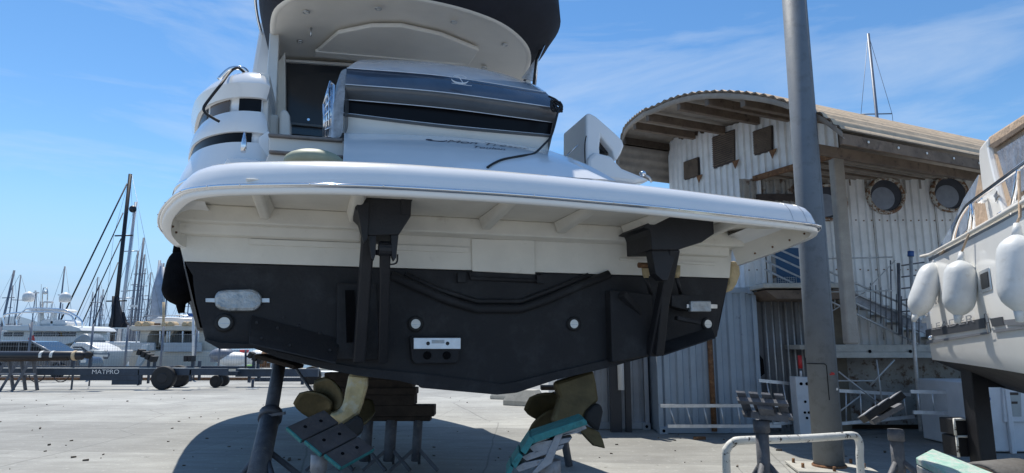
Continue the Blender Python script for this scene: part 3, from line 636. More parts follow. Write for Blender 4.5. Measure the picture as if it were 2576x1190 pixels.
def garage_b(a): return 0
def on_door(q):    # lift a point along the line of sight of the door face onto its surface
    dd = (VV*-1+Z*1.8).normalized(); hit = bvh.ray_cast(q+dd*1.0, -dd); return (hit[0]+dd*.004) if hit[0] else q
from mathutils.bvhtree import BVHTree
bvh = BVHTree.FromPolygons([YT_M @ v.co for v in GD.data.vertices], [tuple(f.vertices) for f in GD.data.polygons])
MB().tube([on_door(q) for q in smooth_curve([P0+dx*q[0]+dy*q[1] for q in [(-.1, .055), (-.13, .07), (-.15, .05), (-.1, .02), (-.02, .02), (.02, .06)]], 5)], .004, 5).build('name_flourish', letter, YT)
for body_, off_, sz_ in (('Mon Trésor', V((0, 0, 0)), .15), ('Toulon', dx*.19-dy*.14, .1)):
    o = text(body_, P0+off_, dx, dy, sz_, letter, 'name_lettering', YT, shear=.5, sx=.95)
    for v in o.data.vertices: v.co = YT_M.inverted() @ on_door(YT_M @ v.co)
# black rope over the cover
def cam_hit(x, y):
    r = ray(x, y); h = bvh.ray_cast(CAM, r.normalized()); return (h[0]-r.normalized()*.02) if h[0] else B(-.3, (x, y))[0]
R1 = [*B(.42, (1380, 242), (1400, 252), (1408, 265)), *B(.32, (1404, 280), (1394, 320), (1385, 345)), *B(.28, (1370, 362)), cam_hit(1345, 385), cam_hit(1318, 391), cam_hit(1290, 396), cam_hit(1262, 402), cam_hit(1240, 412), cam_hit(1226, 421)]
o = MB(); o.tube(smooth_curve(R1, 6), .0095, 8); c = B(.38, (1400, 266))[0]
for k in range(5): o.tube(smooth_curve([c+V((.05*math.cos(k*1.3+t), .03*math.sin(t*2), .05*math.sin(k+t))) for t in (0, 1, 2, 3, 4, 5, 6)], 4), .009, 6)
o = o.build('tie_rope', rubber); tag(o, 'black rope knotted at the right corner of the clear cover and trailing over the stern', 'rope')
# saloon door and bulkhead under the upper deck
slab('saloon_bulkhead', 3.1, .1, [(672, 140), (1335, 160), (1340, 420), (672, 420)], gelc)
slab('saloon_door', 3.0, .06, [(717, 152), (1040, 172), (1040, 420), (717, 420)], glassf, .004)
slab('door_frame', 2.98, .1, [(711, 148), (717, 148), (719, 280), (713, 280)], teak, .004)
slab('door_frame', 2.96, .1, [(711, 148), (1040, 168), (1040, 174), (711, 154)], gelc, .004)
slab('door_rail', 2.96, .05, [(728, 307), (870, 320), (870, 326), (728, 313)], smoke2, .003)
c = B(2.9, (776, 302))[0]; MB().disc(c, .016, -VV, .02, 14).build('door_lock', chrome, YT)
slab('door_sill', 2.95, .05, [(728, 320), (870, 334), (870, 350), (728, 336)], glass, .003)
# upper deck overhang: soffit, lamps, dark fascia
def Zp(z, *pts): return [atZ(x, y, z) for x, y in pts]
sf = [(-1.85, 3.2), (-1.86, 2.6), (-1.83, 2.1), (-1.74, 1.75), (-1.5, 1.45), (-1.15, 1.3), (-.79, 1.24), (-.3, 1.26), (.1, 1.34), (.46, 1.5), (.75, 1.76), (.95, 2.07), (1.07, 2.5), (1.13, 3.2)]
SC = smooth_curve([V((a, b, 0)) for a, b in sf], 4)
rw = []
n = len(SC)
for i, p in enumerate(SC):
    q = SC[n-1-i]
a_mid = [V((SC[i].x*(1-t)+SC[-1-i].x*t, SC[i].y*(1-t)+SC[-1-i].y*t, 0)) for i in range(n//2) for t in (0, 1)]
mb = MB(); half_n = n//2; rows = []
for i in range(half_n+1):
    L_, R_ = SC[i], SC[-1-i]; row = []
    for j in range(17):
        t = j/16; m_ = 1-(2*t-1)**2; edge = min(1, min(t, 1-t)*6); fr = min(1, max(0, (i)/half_n)); dz = .05*edge*min(1, (half_n-i)/6)
        row.append(Y(L_.x*(1-t)+R_.x*t, L_.y*(1-t)+R_.y*t, 4.98+dz))
    rows.append(row)
mb.loft(rows, False); mb.build('overhang_soffit', gelc, YT, recalc=False)
mb = MB(); mb.prism([p for p in Zp(4.955, (795, 132), (850, 85), (935, 68), (1010, 68), (1110, 90), (1205, 128), (1175, 172), (1100, 165), (800, 137))], Z*.05); mb.build('soffit_panel', gelc, YT, bevel=.012)
mb = MB(); mb.prism(Zp(4.945, (793, 130), (1170, 163), (1165, 176), (790, 143)), Z*.04); mb.build('soffit_strip', gelc, YT, bevel=.008)
for q in [(770, 30), (952, 21), (1142, 55), (1270, 112), (1218, 170), (755, 104)]:
    c = Zp(4.995, q)[0]; o = MB().ring(c, .036, .024, -Z, .012, 16).build('soffit_lamp', steel, YT); MB().disc(c, .024, -Z, .006, 12).build('lens', lens, o)
c = Zp(5.0, (783, 70))[0]; MB().tube([c, c-Z*.1], [.014, .01], 8).build('door_hook', steel, YT)
# fascia ring
def foff(i, d):
    a = SC[max(i-1, 0)]; c = SC[min(i+1, n-1)]; t = (c-a).normalized(); return SC[i]+V((-t.y, t.x, 0))*(-d)
def frow(lst): return [[Y(*foff(i, -d_(i)*k).xy, 4.98+h) for k, h in lst] for i in range(n)]
def d_(i):
    a = SC[i].x; k = max(0, 1-abs((i-n*.42)/(n*.2)))
    tp = 1-.62*max(0, min(1, (SC[i].y-1.75)/.9)) if a > .3 else 1
    return -((.13+.33*max(0, min(1, (a+1.0)/2.0)))*tp+.58*k**.7)
mb = MB(); mb.loft([[Y(*foff(i, -.0).xy, 4.98), Y(*foff(i, .0+.03).xy, 4.965), Y(*foff(i, .06).xy, 4.985)] for i in range(n)], False); mb.build('soffit_lip', gelc, YT)
mb = MB(); mb.loft([[Y(*foff(i, .06).xy, 4.985), Y(*foff(i, .06+.6*-d_(i)).xy, 5.1), Y(*foff(i, .06+-d_(i)).xy, 5.28), Y(*foff(i, .04+-d_(i)).xy, 5.55), Y(*foff(i, .0).xy, 5.6)] for i in range(n)], False)
mb.build('deck_fascia', canvb, YT)
rows = [[Y(SC[i].x*(1-t)+SC[-1-i].x*t, SC[i].y*(1-t)+SC[-1-i].y*t, 5.58) for t in (0, .25, .5, .75, 1)] for i in range(half_n+1)]
MB().loft(rows, False).build('upper_deck', gel, YT)
mb = MB(); mb.prism([Ys(-1.9, 3.1, 3.2), Ys(-1.7, 3.1, 5.5), Ys(1.5, 3.1, 5.5), Ys(1.8, 3.1, 3.2)], VV*6.0); mb.build('saloon_house', gel, YT, bevel=.05)
MB().tube(B(2.1, (1376, 92), (1350, 150), (1343, 215)), .02, 8).build('awning_pole', rubber, YT)
MB().tube(B(2.0, (1379, 92), (1353, 152), (1347, 215)), .009, 8).build('awning_tube', chrome, YT)
MB().prism(B(2.3, (1375, 110), (1350, 150), (1342, 205), (1312, 196)), VV*.01).build('clear_flap', filmc, YT)
mb = MB(); mb.tube([Y(*foff(i, .1-d_(i)*1.0).xy, 5.3) for i in range(0, 12)], .018, 6); mb.build('fascia_piping', chrome, YT)
# black fenders on the port side
def fender(name, lab, top, bot, Yd, r, m, grp=None, flare=0, cat='fender', rope=None, tip=True, fl=.5):
    A = atY(*top, Yd); C = atY(*bot, Yd); ax = (C-A).normalized(); ln = (C-A).length
    t = thing(name, lab, cat, C, 0, grp)
    prf = [(0, .2), (.03, .38), (.07, .62), (.12, .82), (.19, .95), (.28, 1), (.5, 1), (.7, 1), (.79, .94), (.87, .8), (.93, .58), (.97, .36), (1, .22)]
    MB().tube([A+ax*ln*s for s, k in prf], [r*k*(1 if not flare else (fl+(1-fl)*min(1, s*1.5))) for s, k in prf], 20).build('body', m, t)
    if tip:
        MB().tube([A-ax*.07, A+ax*.02], [r*.16, r*.3], 10).build('eye', m, t); MB().tube([C-ax*.02, C+ax*.06], [r*.3, r*.18], 10).build('eye', m, t)
    if rope: MB().tube([A-ax*.07, *[atY(x, y, Yy) for x, y, Yy in rope]], .009, 6).build('rope', canv, t)
    return t
fender('fender', 'big black covered fender hanging on the left side of the yacht nearest its stern', (447, 628), (455, 768), 5.1, .13, fend, 'black fenders on the yacht', 1)
fender('fender', 'small black fender tip showing below the left chine of the yacht', (487, 650), (488, 772), 6.6, .085, fend, 'black fenders on the yacht', 1)

# ------------------------------------------------------------------ keel blocks, jack stands
BL = thing('keel_stand', 'steel posts carrying a stack of dark timbers under the keel of the big yacht', 'keel stand', atZ(960, 1150, 0))
KB = 9.5
def ry(px, py, Yd): return atY(px, py, Yd)
def tbox(m_, x0, x1, y0, y1, Yd, dep, name='timber', par=BL, bev=.01):
    a = ry(x0, y1, Yd); c = ry(x1, y0, Yd)
    return MB().box(((a.x+c.x)/2, Yd+dep/2, (a.z+c.z)/2), (abs(c.x-a.x), dep, abs(c.z-a.z))).build(name, m_, par, bevel=bev)
Kd = 8.6
tbox(woodd, 785, 1092, 1020, 1048, Kd, .25); tbox(woodd, 815, 1082, 1048, 1060, Kd+.05, .2)
tbox(woodd, 860, 1042, 993, 1020, Kd, .3); tbox(woodd, 788, 1046, 976, 993, Kd-.02, .28); tbox(woodd, 800, 1038, 955, 976, Kd+.03, .3)
tbox(woodd, 850, 1010, 940, 955, Kd, .3); tbox(woodd, 815, 905, 938, 957, Kd-.1, .3)
for x in (845, 925, 985, 1052):
    p = ry(x, 1056, Kd+.1); f = V((p.x-.02, Kd+.1, 0)); w_ = .075 if x < 1000 else .06
    MB().tube([p, f+Z*.1], w_, 12).build('steel_post', stand_m, BL)
    for q in ((-.3, -.15), (.3, -.15), (0, .35)):
        MB().beam(p*.45+f*.55, f+V((q[0], q[1], .01)), .035, .035).build('foot_brace', stand_m, BL)
# left aft prop: adjustable tube under the port chine
def obj_tube(par, name, pts, r, m, n=12): return MB().tube(pts, r, n).build(name, m, par)
top = atY(703, 915, 8.0); mid = atY(680, 1048, 7.3); bot = atY(640, 1230, 6.6); bot.z = max(bot.z, 0.0)
t = thing('hull_prop', 'slanted steel tube stand with adjusting holes propping the left side of the yacht hull', 'stand', (bot.x, bot.y, 0))
T1 = obj_tube(t, 'inner_tube', [top, mid], .075, stand_m, 16)
T2 = obj_tube(t, 'outer_tube', [mid+(top-mid)*.02, bot], .105, stand_m, 16)
obj_tube(t, 'collar', [mid+(top-mid)*.06, mid+(top-mid)*-.05], .125, stand_m, 16)
MB().box(top+Z*.03, (.5, .35, .05), V((1, 0, -.28)), V((0, 1, 0))).build('head_pad', woodd, t, bevel=.01)
for k in range(7):
    p = mid.lerp(top, .12+k*.115); MB().disc(p+V((-.02, -.0747, 0)), .013, (-.2, -1, 0), .003, 10).build('pin_hole', fend, T1)
for k in (.15, .34): MB().disc(mid.lerp(bot, k)+V((-.03, -.1, 0)), .016, (-.2, -1, 0), .004, 10).build('pin_hole', fend, T2)
MB().beam(mid+V((0, -.1, .02)), mid+V((.2, -.12, .05)), .03, .03).build('locking_handle', stand_m, t)
for d in ((.55, .5), (.4, -.3), (-.45, .35)): MB().tube([mid*.55+bot*.45, V((bot.x+d[0], bot.y+d[1], .03))], .03, 8).build('brace', stand_m, t)
MB().tube([atY(738, 918, 9.5), atY(785, 985, 9.5), atY(800, 1003, 9.5)], .022, 8).build('strut_rod', stand_m, t)
t = thing('hull_prop', 'thin dark stand mostly hidden behind the right propeller of the yacht', 'stand', (1.0, 8.9, 0))
MB().tube([atY(1398, 985, 8.9), V((.75, 8.9, 0))], .05, 10).build('post', stand_m, t); MB().box(atY(1398, 975, 8.9), (.4, .3, .05)).build('head_pad', woodd, t)
# tripod stand with padded head
def tripod(name, lab, post_top, Yd, head, padm, pm, grp, legs, post_r=.06, edge=None, framem=None, Hc=None, th=.035):
    A = atY(*post_top, Yd); base = V((A.x, A.y, 0)); t = thing(name, lab, 'boat stand', base, 0, grp)
    MB().tube([base+Z*.02, A], post_r, 16).build('post', pm, t)
    MB().tube([A-Z*.09, A+Z*.02], post_r*1.25, 16).build('collar', pm, t)
    for dx_, dy_ in legs:
        hh = A.z*.62; l = MB().tube([base+Z*hh, base+V((dx_, dy_, .03))], post_r*.5, 10).build('leg', pm, t)
        MB().disc(base+V((dx_, dy_, 0)), .09, Z, .012, 18).build('foot_plate', pm, l)
    MB().disc(base, .13, Z, .012, 18).build('base_plate', pm, t)
    return t, A
# foreground left stand: three worn pads with teal edges
Yf = 4.25
t, A = tripod('boat_stand', 'foreground boat stand left of the stern with three worn boards edged in teal', (803, 1150), Yf+.08, None, None, stand_l, 'boat stands', ((-.45, -.3), (.5, -.1), (-.1, .5)), .042)
Ec = V((.16, .22, .078)); Er = V((.155, -.03, -.1)); Pn = Ec.cross(Er).normalized()
if Pn.z < 0: Pn = -Pn
for k, (x, y) in enumerate([(723.6, 1072.7), (769.5, 1106.4), (819.3, 1141.4)]):
    p = atY(x, y, Yf-.04*k); q = atY(*[(761.4, 1106.4), (811.2, 1141.4), (859.8, 1173.8)][k], Yf-.04*k-.03)
    e2 = q-p; e1 = Ec*(1.02 if k != 2 else .95)
    top_ = [p, q, q+e1, p+e1]
    pd = MB().hexa([c-Pn*.03 for c in top_]+top_).build('pad', wood, t, bevel=.004)
    MB().hexa([p-Pn*.03-e1*.03, q-Pn*.03-e1*.03, q-Pn*.03-e1*.002, p-Pn*.03-e1*.002, p-e1*.05+Pn*.001, q-e1*.05+Pn*.001, q-e1*.002+Pn*.001, p-e1*.002+Pn*.001]).build('rubber_edge', tealp, pd, bevel=.004)
    for s_, u_ in ((.3, .42), (.7, .5)): MB().disc(p+e1*s_+e2*u_, .012, Pn, .0015, 12).build('bolt_hole', fend, pd)
    if k == 2: MB().hexa([q-Pn*.032+e2*.0, q+e2*.02-Pn*.032, q+e1+e2*.02-Pn*.032, q+e1-Pn*.032, q, q+e2*.02, q+e1+e2*.02, q+e1]).build('rubber_edge', tealp, pd)
for s_ in (.25, .75):
    p = atY(735, 1082, Yf)+Ec*s_; q = atY(850, 1166, Yf-.1)+Ec*s_; MB().beam(p-Pn*.05, q-Pn*.05, .035, .035).build('head_frame', canv if s_ < .5 else peel, t)
# foreground right stand: teal pads seen edge-on with their grey steel frame
Yg = 4.1
t, A = tripod('boat_stand', 'foreground boat stand right of the stern with a bright teal rubber pad tilted upward', (1383, 1165), Yg+.15, None, None, stand_l, 'boat stands', ((.42, .25), (-.4, .3), (.05, -.5)), .055)
def hx(pts, Yd, dep, name, m, par, bev=.003): return MB().prism([atY(x, y, Yd) for x, y in pts], V((0, dep, 0))).build(name, m, par, bevel=bev)
pd = hx([(1333, 1103), (1341, 1096), (1468, 1054), (1476, 1059), (1478, 1068), (1352, 1112), (1341, 1117)], Yg, .3, 'pad', tealp, t)
hx([(1309, 1134), (1333, 1098), (1345, 1108), (1322, 1144)], Yg-.01, .3, 'pad', tealp, t); hx([(1286, 1166), (1305, 1138), (1316, 1148), (1297, 1180)], Yg-.01, .3, 'pad', tealp, t); hx([(1272, 1192), (1284, 1170), (1292, 1178), (1282, 1200)], Yg-.01, .3, 'pad', tealp, t)
for q in ([(1352, 1113), (1472, 1069), (1476, 1078), (1450, 1090), (1360, 1108)], [(1330, 1125), (1352, 1112), (1440, 1100), (1432, 1112), (1345, 1140)], [(1312, 1150), (1335, 1138), (1420, 1118), (1414, 1130), (1325, 1160)], [(1295, 1176), (1318, 1164), (1395, 1148), (1388, 1160), (1305, 1188)]):
    hx(q, Yg+.03, .22, 'head_frame', stand_l, t)
hx([(1400, 1088), (1418, 1088), (1388, 1165), (1352, 1190), (1338, 1190), (1372, 1150)], Yg+.02, .05, 'head_bracket', stand_l, t)
# stands by the lamp post
def slat_head(t, c, e1, e2, n, w_, m, par, k=5, rim=None):
    nn = e1.cross(e2).normalized()
    for i in range(k):
        s_ = (i+.5)/k-.5; p = c+e1*s_
        o = MB().box(p, (e1.length/k*.72, e2.length, w_), e1, e2, nn).build('pad', m, par, bevel=.004)
        if rim: MB().box(p+nn*(w_/2+.004), (e1.length/k*.76, e2.length*1.02, .008), e1, e2, nn).build('pad_rim', rim, o)
    for s_ in (-.3, .3): MB().box(c+e2*s_-nn*.05, (e1.length, .04, .05), e1, e2, nn).build('head_frame', stand_m, par)
    MB().box(c-nn*.09, (.14, .14, .06), e1, e2, nn).build('head_bracket', stand_m, par)
Ys1 = 6.2
t, A = tripod('boat_stand', 'dark boat stand left of the grey lamp post, its slatted head tilted to the left', (1915, 1062), Ys1, None, None, stand_m, 'boat stands', ((.42, -.1), (-.3, -.4), (-.1, .5)), .058)
c = atY(1921, 1018, Ys1-.02); slat_head(t, c, V((.46, .0, -.03)), V((.13, .18, -.22))*1.0, 0, .03, stand_m, t, 4)
MB().box(c+V((.02, -.03, -.1)), (.34, .1, .06), (1, 0, -.12), (0, 1, 0)).build('head_frame', stand_m, t)
Ys2 = 6.9
t, A = tripod('boat_stand', 'boat stand right of the lamp post with three padded blocks in a slanting row', (2253, 1085), Ys2, None, None, stand_m, 'boat stands', ((-.32, -.15), (.36, -.4), (.1, .5)), .062)
for k, (x, y) in enumerate([(2190, 1043), (2220, 1024), (2250, 1007)]):
    c = atY(x, y, Ys2-.1+.12*k); ex = V((.75, .0, .5)).normalized(); ez = V((-.5, .3, .8)).normalized(); ey = ez.cross(ex).normalized(); ez = ex.cross(ey)
    o = MB().box(c, (.17, .2, .07), ex, ey, ez).build('pad', rubber, t, bevel=.01); MB().box(c+ez*.038, (.175, .205, .008), ex, ey, ez).build('pad_rim', stand_l, o)
MB().beam(atY(2192, 1062, Ys2), atY(2266, 1020, Ys2), .08, .05).build('head_frame', stand_m, t)
# green faced beam in the lower right corner
t = thing('boat_stand', 'low boat stand in the bottom right corner topped by a pale green faced beam', 'boat stand', (3.2, 4.3, 0), 0, 'boat stands')
pA = atY(2303, 1150, 4.6); pB = atY(2345, 1128, 4.85); pC = atY(2640, 1245, 3.9); pD = atY(2600, 1290, 3.6)
MB().hexa([q-Z*.05 for q in (pA, pD, pC, pB)]+[pA, pD, pC, pB]).build('pad', tealpale, t, bevel=.01)
MB().hexa([q-Z*.12 for q in (pA, pD, pC, pB)]+[q-Z*.052 for q in (pA, pD, pC, pB)]).build('head_frame', galv, t, bevel=.006)
for q in (pA.lerp(pC, .3), pA.lerp(pC, .75)): MB().tube([V((q.x, q.y, 0)), q-Z*.12], .04, 12).build('post', stand_m, t)
# roller
c = atY(2500, 1200, 4.9); t = thing('roller', 'grey rubber roller lying on its side in the bottom right corner', 'roller', V((c.x, c.y, 0)))
ax = V((.93, .35, 0)); c = V((c.x, c.y, .52)); 
MB().tube([c-ax*.14, c-ax*.13, c+ax*.3, c+ax*.31], [.22, .235, .235, .22], 28).build('drum', mat('grey_roller_rubber', (.13, .125, .12), .8, var=.2, vs=8, bump=.5), t)
MB().ring(c-ax*.142, .21, .15, -ax, .012).build('rim', woodd, t); MB().disc(c-ax*.145, .15, -ax, .004, 24).build('hub', woodd, t); MB().tube([c-ax*.22, c+ax*.36], .03, 10).build('axle', rust, t)
for s_ in (-.2, .35): MB().beam(c+ax*s_, V((c.x, c.y, 0))+ax*s_, .06, .03, up=ax).build('support', stand_m, t)

# ------------------------------------------------------------------ lamp post, hoop barrier
b0 = gnd(2087, 1182); b0 = V((b0.x, b0.y, 0)); rp = .185
t = thing('lamp_post', 'thick grey painted steel post on a bolted base plate standing right of the swim platform', 'post', b0)
MB().tube([b0, b0+Z*2.5+V((-.0, 0, 0)), b0+V((0, 0, 9.5))], [rp, rp*.97, rp*.8], 40).build('shaft', pole_m, t)
MB().box(b0+V((.0, -.05, .03)), (.95, .75, .03), (1, -.18, 0), (.18, 1, 0)).build('base_plate', concm, t, bevel=.004)
for sx, sy in ((-.38, -.1), (.38, -.12), (-.1, -.34), (-.35, .25), (.38, .2)):
    MB().tube([b0+V((sx, sy, .045)), b0+V((sx, sy, .1))], .02, 6).build('anchor_bolt', rust, t)
def arcpts(a0, a1, z, rr, k=8): return [b0+V((rr*math.cos(math.radians(a0+(a1-a0)*i/k)), rr*math.sin(math.radians(a0+(a1-a0)*i/k)), z)) for i in range(k+1)]
MB().tube(arcpts(175, 255, 1.33, rp+.001, 8)+[b0+V((rp*math.cos(math.radians(262)), rp*math.sin(math.radians(262)), 1.31)), b0+V((rp*math.cos(math.radians(263)), rp*math.sin(math.radians(263)), .88))], .005, 6).build('access_door_seam', fend, t)
a = math.radians(282); c = b0+V((math.cos(a), math.sin(a), 0))*(rp+.0005); tdir = V((-math.sin(a), math.cos(a), 0))
def stk(z, pts, m, name): return MB().prism([c+tdir*x+Z*(z+y) for x, y in pts], V((math.cos(a), math.sin(a), 0))*.002).build(name, m, t)
MB().tube([b0+V((rp*math.cos(math.radians(305)), rp*math.sin(math.radians(305)), .05)), b0+V((rp*.97*math.cos(math.radians(305)), rp*.97*math.sin(math.radians(305)), 2.5)), b0+V((rp*.8*math.cos(math.radians(305)), rp*.8*math.sin(math.radians(305)), 9.5))], .004, 5).build('weld_seam', pole_m, t)
MB().ring(b0+Z*.045, rp*1.12, rp*.99, Z, .03).build('weld_collar', rust, t)
stk(1.19, [(-.035, 0), (.04, .005), (.03, .03), (-.02, .04), (0, .02), (-.035, .02)], redp, 'red_sticker'); stk(1.0, [(.04, 0), (.07, .0), (.07, .03), (.045, .03)], boatw, 'white_sticker')
hpts = [(1829, 1215), (1826, 1150), (1830, 1128), (1845, 1113), (1870, 1108), (2000, 1104), (2100, 1098), (2143, 1095), (2157, 1102), (2163, 1120), (2163, 1150), (2168, 1225)]
Yh = [6.85]*5+[7.2, 7.5, 7.65]+[7.7]*4
P = [atY(x, y, yy) for (x, y), yy in zip(hpts, Yh)]; P[0].z = 0; P[-1].z = 0
o = MB().tube(smooth_curve(P, 5), .042, 14).build('hoop_barrier', whitep); tag(o, 'low white steel hoop barrier with chipped paint around the foot of the lamp post', 'barrier')

# ------------------------------------------------------------------ boatyard building
BA = math.radians(25); ea = V((math.cos(BA), math.sin(BA), 0)); eg = V((-math.sin(BA), math.cos(BA), 0)); CC = V((5.52, 10.6, 0)); YW = 12.25
BD = thing('workshop_building', 'rusting white corrugated workshop with a vaulted roof and round porthole windows behind the lamp post', 'building', (CC.x, YW, 0))
def corr(P0, d, ln, z0, z1, pitch, dep, nrm, m, name, par=BD, flat=.5, inv=1, tops=None, bots=None):
    d = V(d).normalized(); nrm = V(nrm); mb = MB(); n_ = int(ln/pitch); row = []
    prof = []
    for i in range(n_+1):
        for u_, h in ((0, 0), (.5-flat*.5-.06, 0), (.5-flat*.5+.06, dep), (.5+flat*.5-.06, dep), (.5+flat*.5+.06-.02, 0)):
            s_ = (i+u_)*pitch
            if s_ <= ln: prof.append((s_, h))
    r0, r1 = [], []
    for s_, h in prof:
        a = z0(s_) if callable(z0) else z0; c = z1(s_) if callable(z1) else z1
        r0.append(V(P0)+d*s_+nrm*h+Z*a); r1.append(V(P0)+d*s_+nrm*h+Z*c)
    mb.loft([r0, r1], False, smooth=False); return mb.build(name, m, par, recalc=False)
# vault profile: verge and wall heights measured on the gable plane, s runs along eg from the corner
def gpl(px, py, o=0): p = onp(px, py, CC-ea*o, ea); q = p-CC; return (q.dot(eg), p.z)
def ofs(s_): return 2.05 if s_ < 2.6 else max(1.35, 2.05-(s_-2.6)*.4)
def vpl(px, py):
    o_ = 1.9
    for _ in range(12): r_ = gpl(px, py, o_); o_ = ofs(r_[0])
    return r_
vg = [vpl(x, y) for x, y in [(2115, 325), (2060, 285), (2000, 262), (1950, 246), (1900, 236), (1840, 230), (1780, 230), (1730, 236), (1680, 250), (1630, 272), (1590, 297), (1568, 322), (1560, 350), (1554, 385)]]; vg += [(max(q[0] for q in vg)+.18, min(q[1] for q in vg[-1:])-.5)]
vg.sort(key=lambda q: q[0])
VGC = smooth_curve([V((a, 0, b)) for a, b in vg], 5)
def rz_at(s_):
    for i in range(len(VGC)-1):
        if VGC[i].x <= s_ <= VGC[i+1].x:
            t_ = (s_-VGC[i].x)/max(VGC[i+1].x-VGC[i].x, 1e-6); return VGC[i].z*(1-t_)+VGC[i+1].z*t_
    return VGC[0].z if s_ < VGC[0].x else VGC[-1].z
random.seed(3)
nz_ = [random.random() for _ in range(200)]
WL = VGC[-1].x-.25
corr(CC, eg, WL, lambda s_: 4.75 if s_ < 1.75 else 2.62, lambda s_: rz_at(s_)-.06-.18*max(0, nz_[int(s_/.11) % 200]-.75)*3, .17, .035, -ea, wallw, 'gable_wall')
MB().add([CC+ea*.04+eg*s_+Z*z_ for s_, z_ in ((0, 4.75), (1.75, 4.75), (1.75, 2.62), (WL, 2.62), (WL, rz_at(WL)))]+[CC+ea*.04+eg*s_+Z*(rz_at(s_)-.03) for s_ in [WL*(1-k/12) for k in range(1, 13)]], [tuple(range(17))]).build('wall_backing', soff, BD, recalc=False)
# roof shell with corrugated section: runs along ea
LR = 9.5
rows = []
fine = []
for i in range(len(VGC)-1):
    sg_ = (VGC[i+1]-VGC[i]).length; k = max(1, int(sg_/.04))
    for j in range(k): fine.append(VGC[i].lerp(VGC[i+1], j/k))
fine.append(VGC[-1])
acc = 0; up_, dn_ = [], []
for i, p in enumerate(fine):
    q = fine[min(i+1, len(fine)-1)]; pr_ = fine[max(i-1, 0)]; tg = (q-pr_).normalized(); nn = V((-tg.z, 0, tg.x))
    if nn.z < 0: nn = -nn
    acc += (p-pr_).length; h = .017*math.sin(acc*2*math.pi/.19)
    up_.append(p+nn*(h+.012)); dn_.append(p+nn*(h-.004))
def rl(o, q): return CC+ea*o+eg*q.x+Z*q.z
MB().loft([[rl(-ofs(q.x), q) for q in up_], [rl(0, q) for q in up_], [rl(LR, q) for q in up_]], False).build('roof', rooft, BD, recalc=False)
MB().loft([[rl(-ofs(q.x), q) for q in dn_], [rl(0, q) for q in dn_], [rl(LR, q) for q in dn_]], False).build('roof_underside', roofu, BD, recalc=False)
MB().loft([[rl(-ofs(up_[i].x)-.001, up_[i]), rl(-ofs(up_[i].x)-.001, dn_[i])] for i in range(len(up_))], False).build('roof_edge', soff, BD)
MB().loft([[rl(-ofs(p.x)+.03, p+V((0, 0, -.03))), rl(-ofs(p.x)+.03, p+V((0, 0, -.12))), rl(-ofs(p.x)+.07, p+V((0, 0, -.12)))] for p in VGC], False).build('verge_board', roofu, BD)
for px, py in [(2090, 318), (1990, 290), (1910, 265), (1825, 307), (1752, 352), (1688, 412), (1655, 470)]:
    s_, z_ = gpl(px, py, 0); s_ = min(max(s_, .1), WL-.1); z_ = rz_at(s_)-.16
    MB().box(CC+ea*(-ofs(s_)/2)+eg*s_+Z*z_, (ofs(s_)-.12, .1, .16), ea, eg).build('purlin', soff, BD, bevel=.01)
# eave along the long side
s0 = VGC[0]
MB().box(CC+ea*2.3+eg*(s0.x+.05)+Z*(s0.z-.11), (8.6, .04, .15), ea, eg).build('fascia_board', soff, BD)
MB().box(CC+ea*1.6+eg*(s0.x+.5)+Z*(s0.z-.12), (7.0, .06, .14), ea, eg).build('eave_beam', soff, BD)
for k in range(7):
    c = CC+ea*(-1.5+.62*k)+eg*(s0.x+.02)+Z*(s0.z-.1); MB().disc(c, .018, -eg, .01, 8).build('fascia_bolt', whitep, BD)
# triangular canopy soffit over the recessed front
sf_ = [CC+Z*4.82, CC+eg*1.75+Z*4.82, V((3.9, YW+.05, 4.82)), V((9.2, YW+.05, 4.82)), CC+ea*4.2+Z*4.82]
k_ = [CC+Z*4.82+ea*.02, CC+eg*1.82+Z*4.82+ea*.02, V(((CC+eg*1.82).x+.1, YW+.1, 4.82)), V((9.3, YW+.1, 4.82)), CC+ea*4.1+Z*4.82]
MB().prism(k_, Z*.03).build('canopy_soffit', soff, BD)
for k in range(16):
    p = CC+eg*(.12+.11*k)+Z*4.72; q = p+ea*(4.2-.2*k); 
    if q.y > YW: q = p+(q-p)*((YW-p.y)/(q.y-p.y))
    MB().beam(p, q, .03, .03).build('soffit_batten', roofu if k % 3 else soff, BD)
MB().beam(CC+Z*4.73-ea*.06, CC+eg*1.85+Z*4.73-ea*.06, .06, .1).build('canopy_edge', rust, BD)
MB().box((CC.x+.0, CC.y+.12, 3.2), (.19, .19, 3.25)).build('column', colm, BD, bevel=.03)
# front wall with portholes (parallel to the quay)
xL, xR = 4.4, 10.6
corr((xL, YW, 0), (1, 0, 0), 1.75, 2.55, 4.6, .15, .035, (0, -1, 0), wallw, 'front_wall', flat=.45)
corr((xL+1.75, YW, 0), (1, 0, 0), xR-xL-1.75, 1.55, lambda s_: 4.72-.12*max(0, nz_[int(s_/.12) % 200]-.7), .15, .035, (0, -1, 0), wallw, 'front_wall', flat=.45)
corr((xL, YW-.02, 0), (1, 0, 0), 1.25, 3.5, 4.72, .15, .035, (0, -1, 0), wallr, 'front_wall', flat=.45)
random.seed(5)
mb = MB()
for k in range(int((xR-xL)/.15)):
    if random.random() < .75:
        h = random.uniform(.03, .35)*(1 if random.random() > .2 else 1.6); x = xL+.15*k+random.choice((.02, .075)); mb.box((x, YW-.038, 4.72-h/2), (random.uniform(.03, .07), .004, h))
o = mb.build('rust_staining', wallr, BD); o['kind'] = 'stuff'
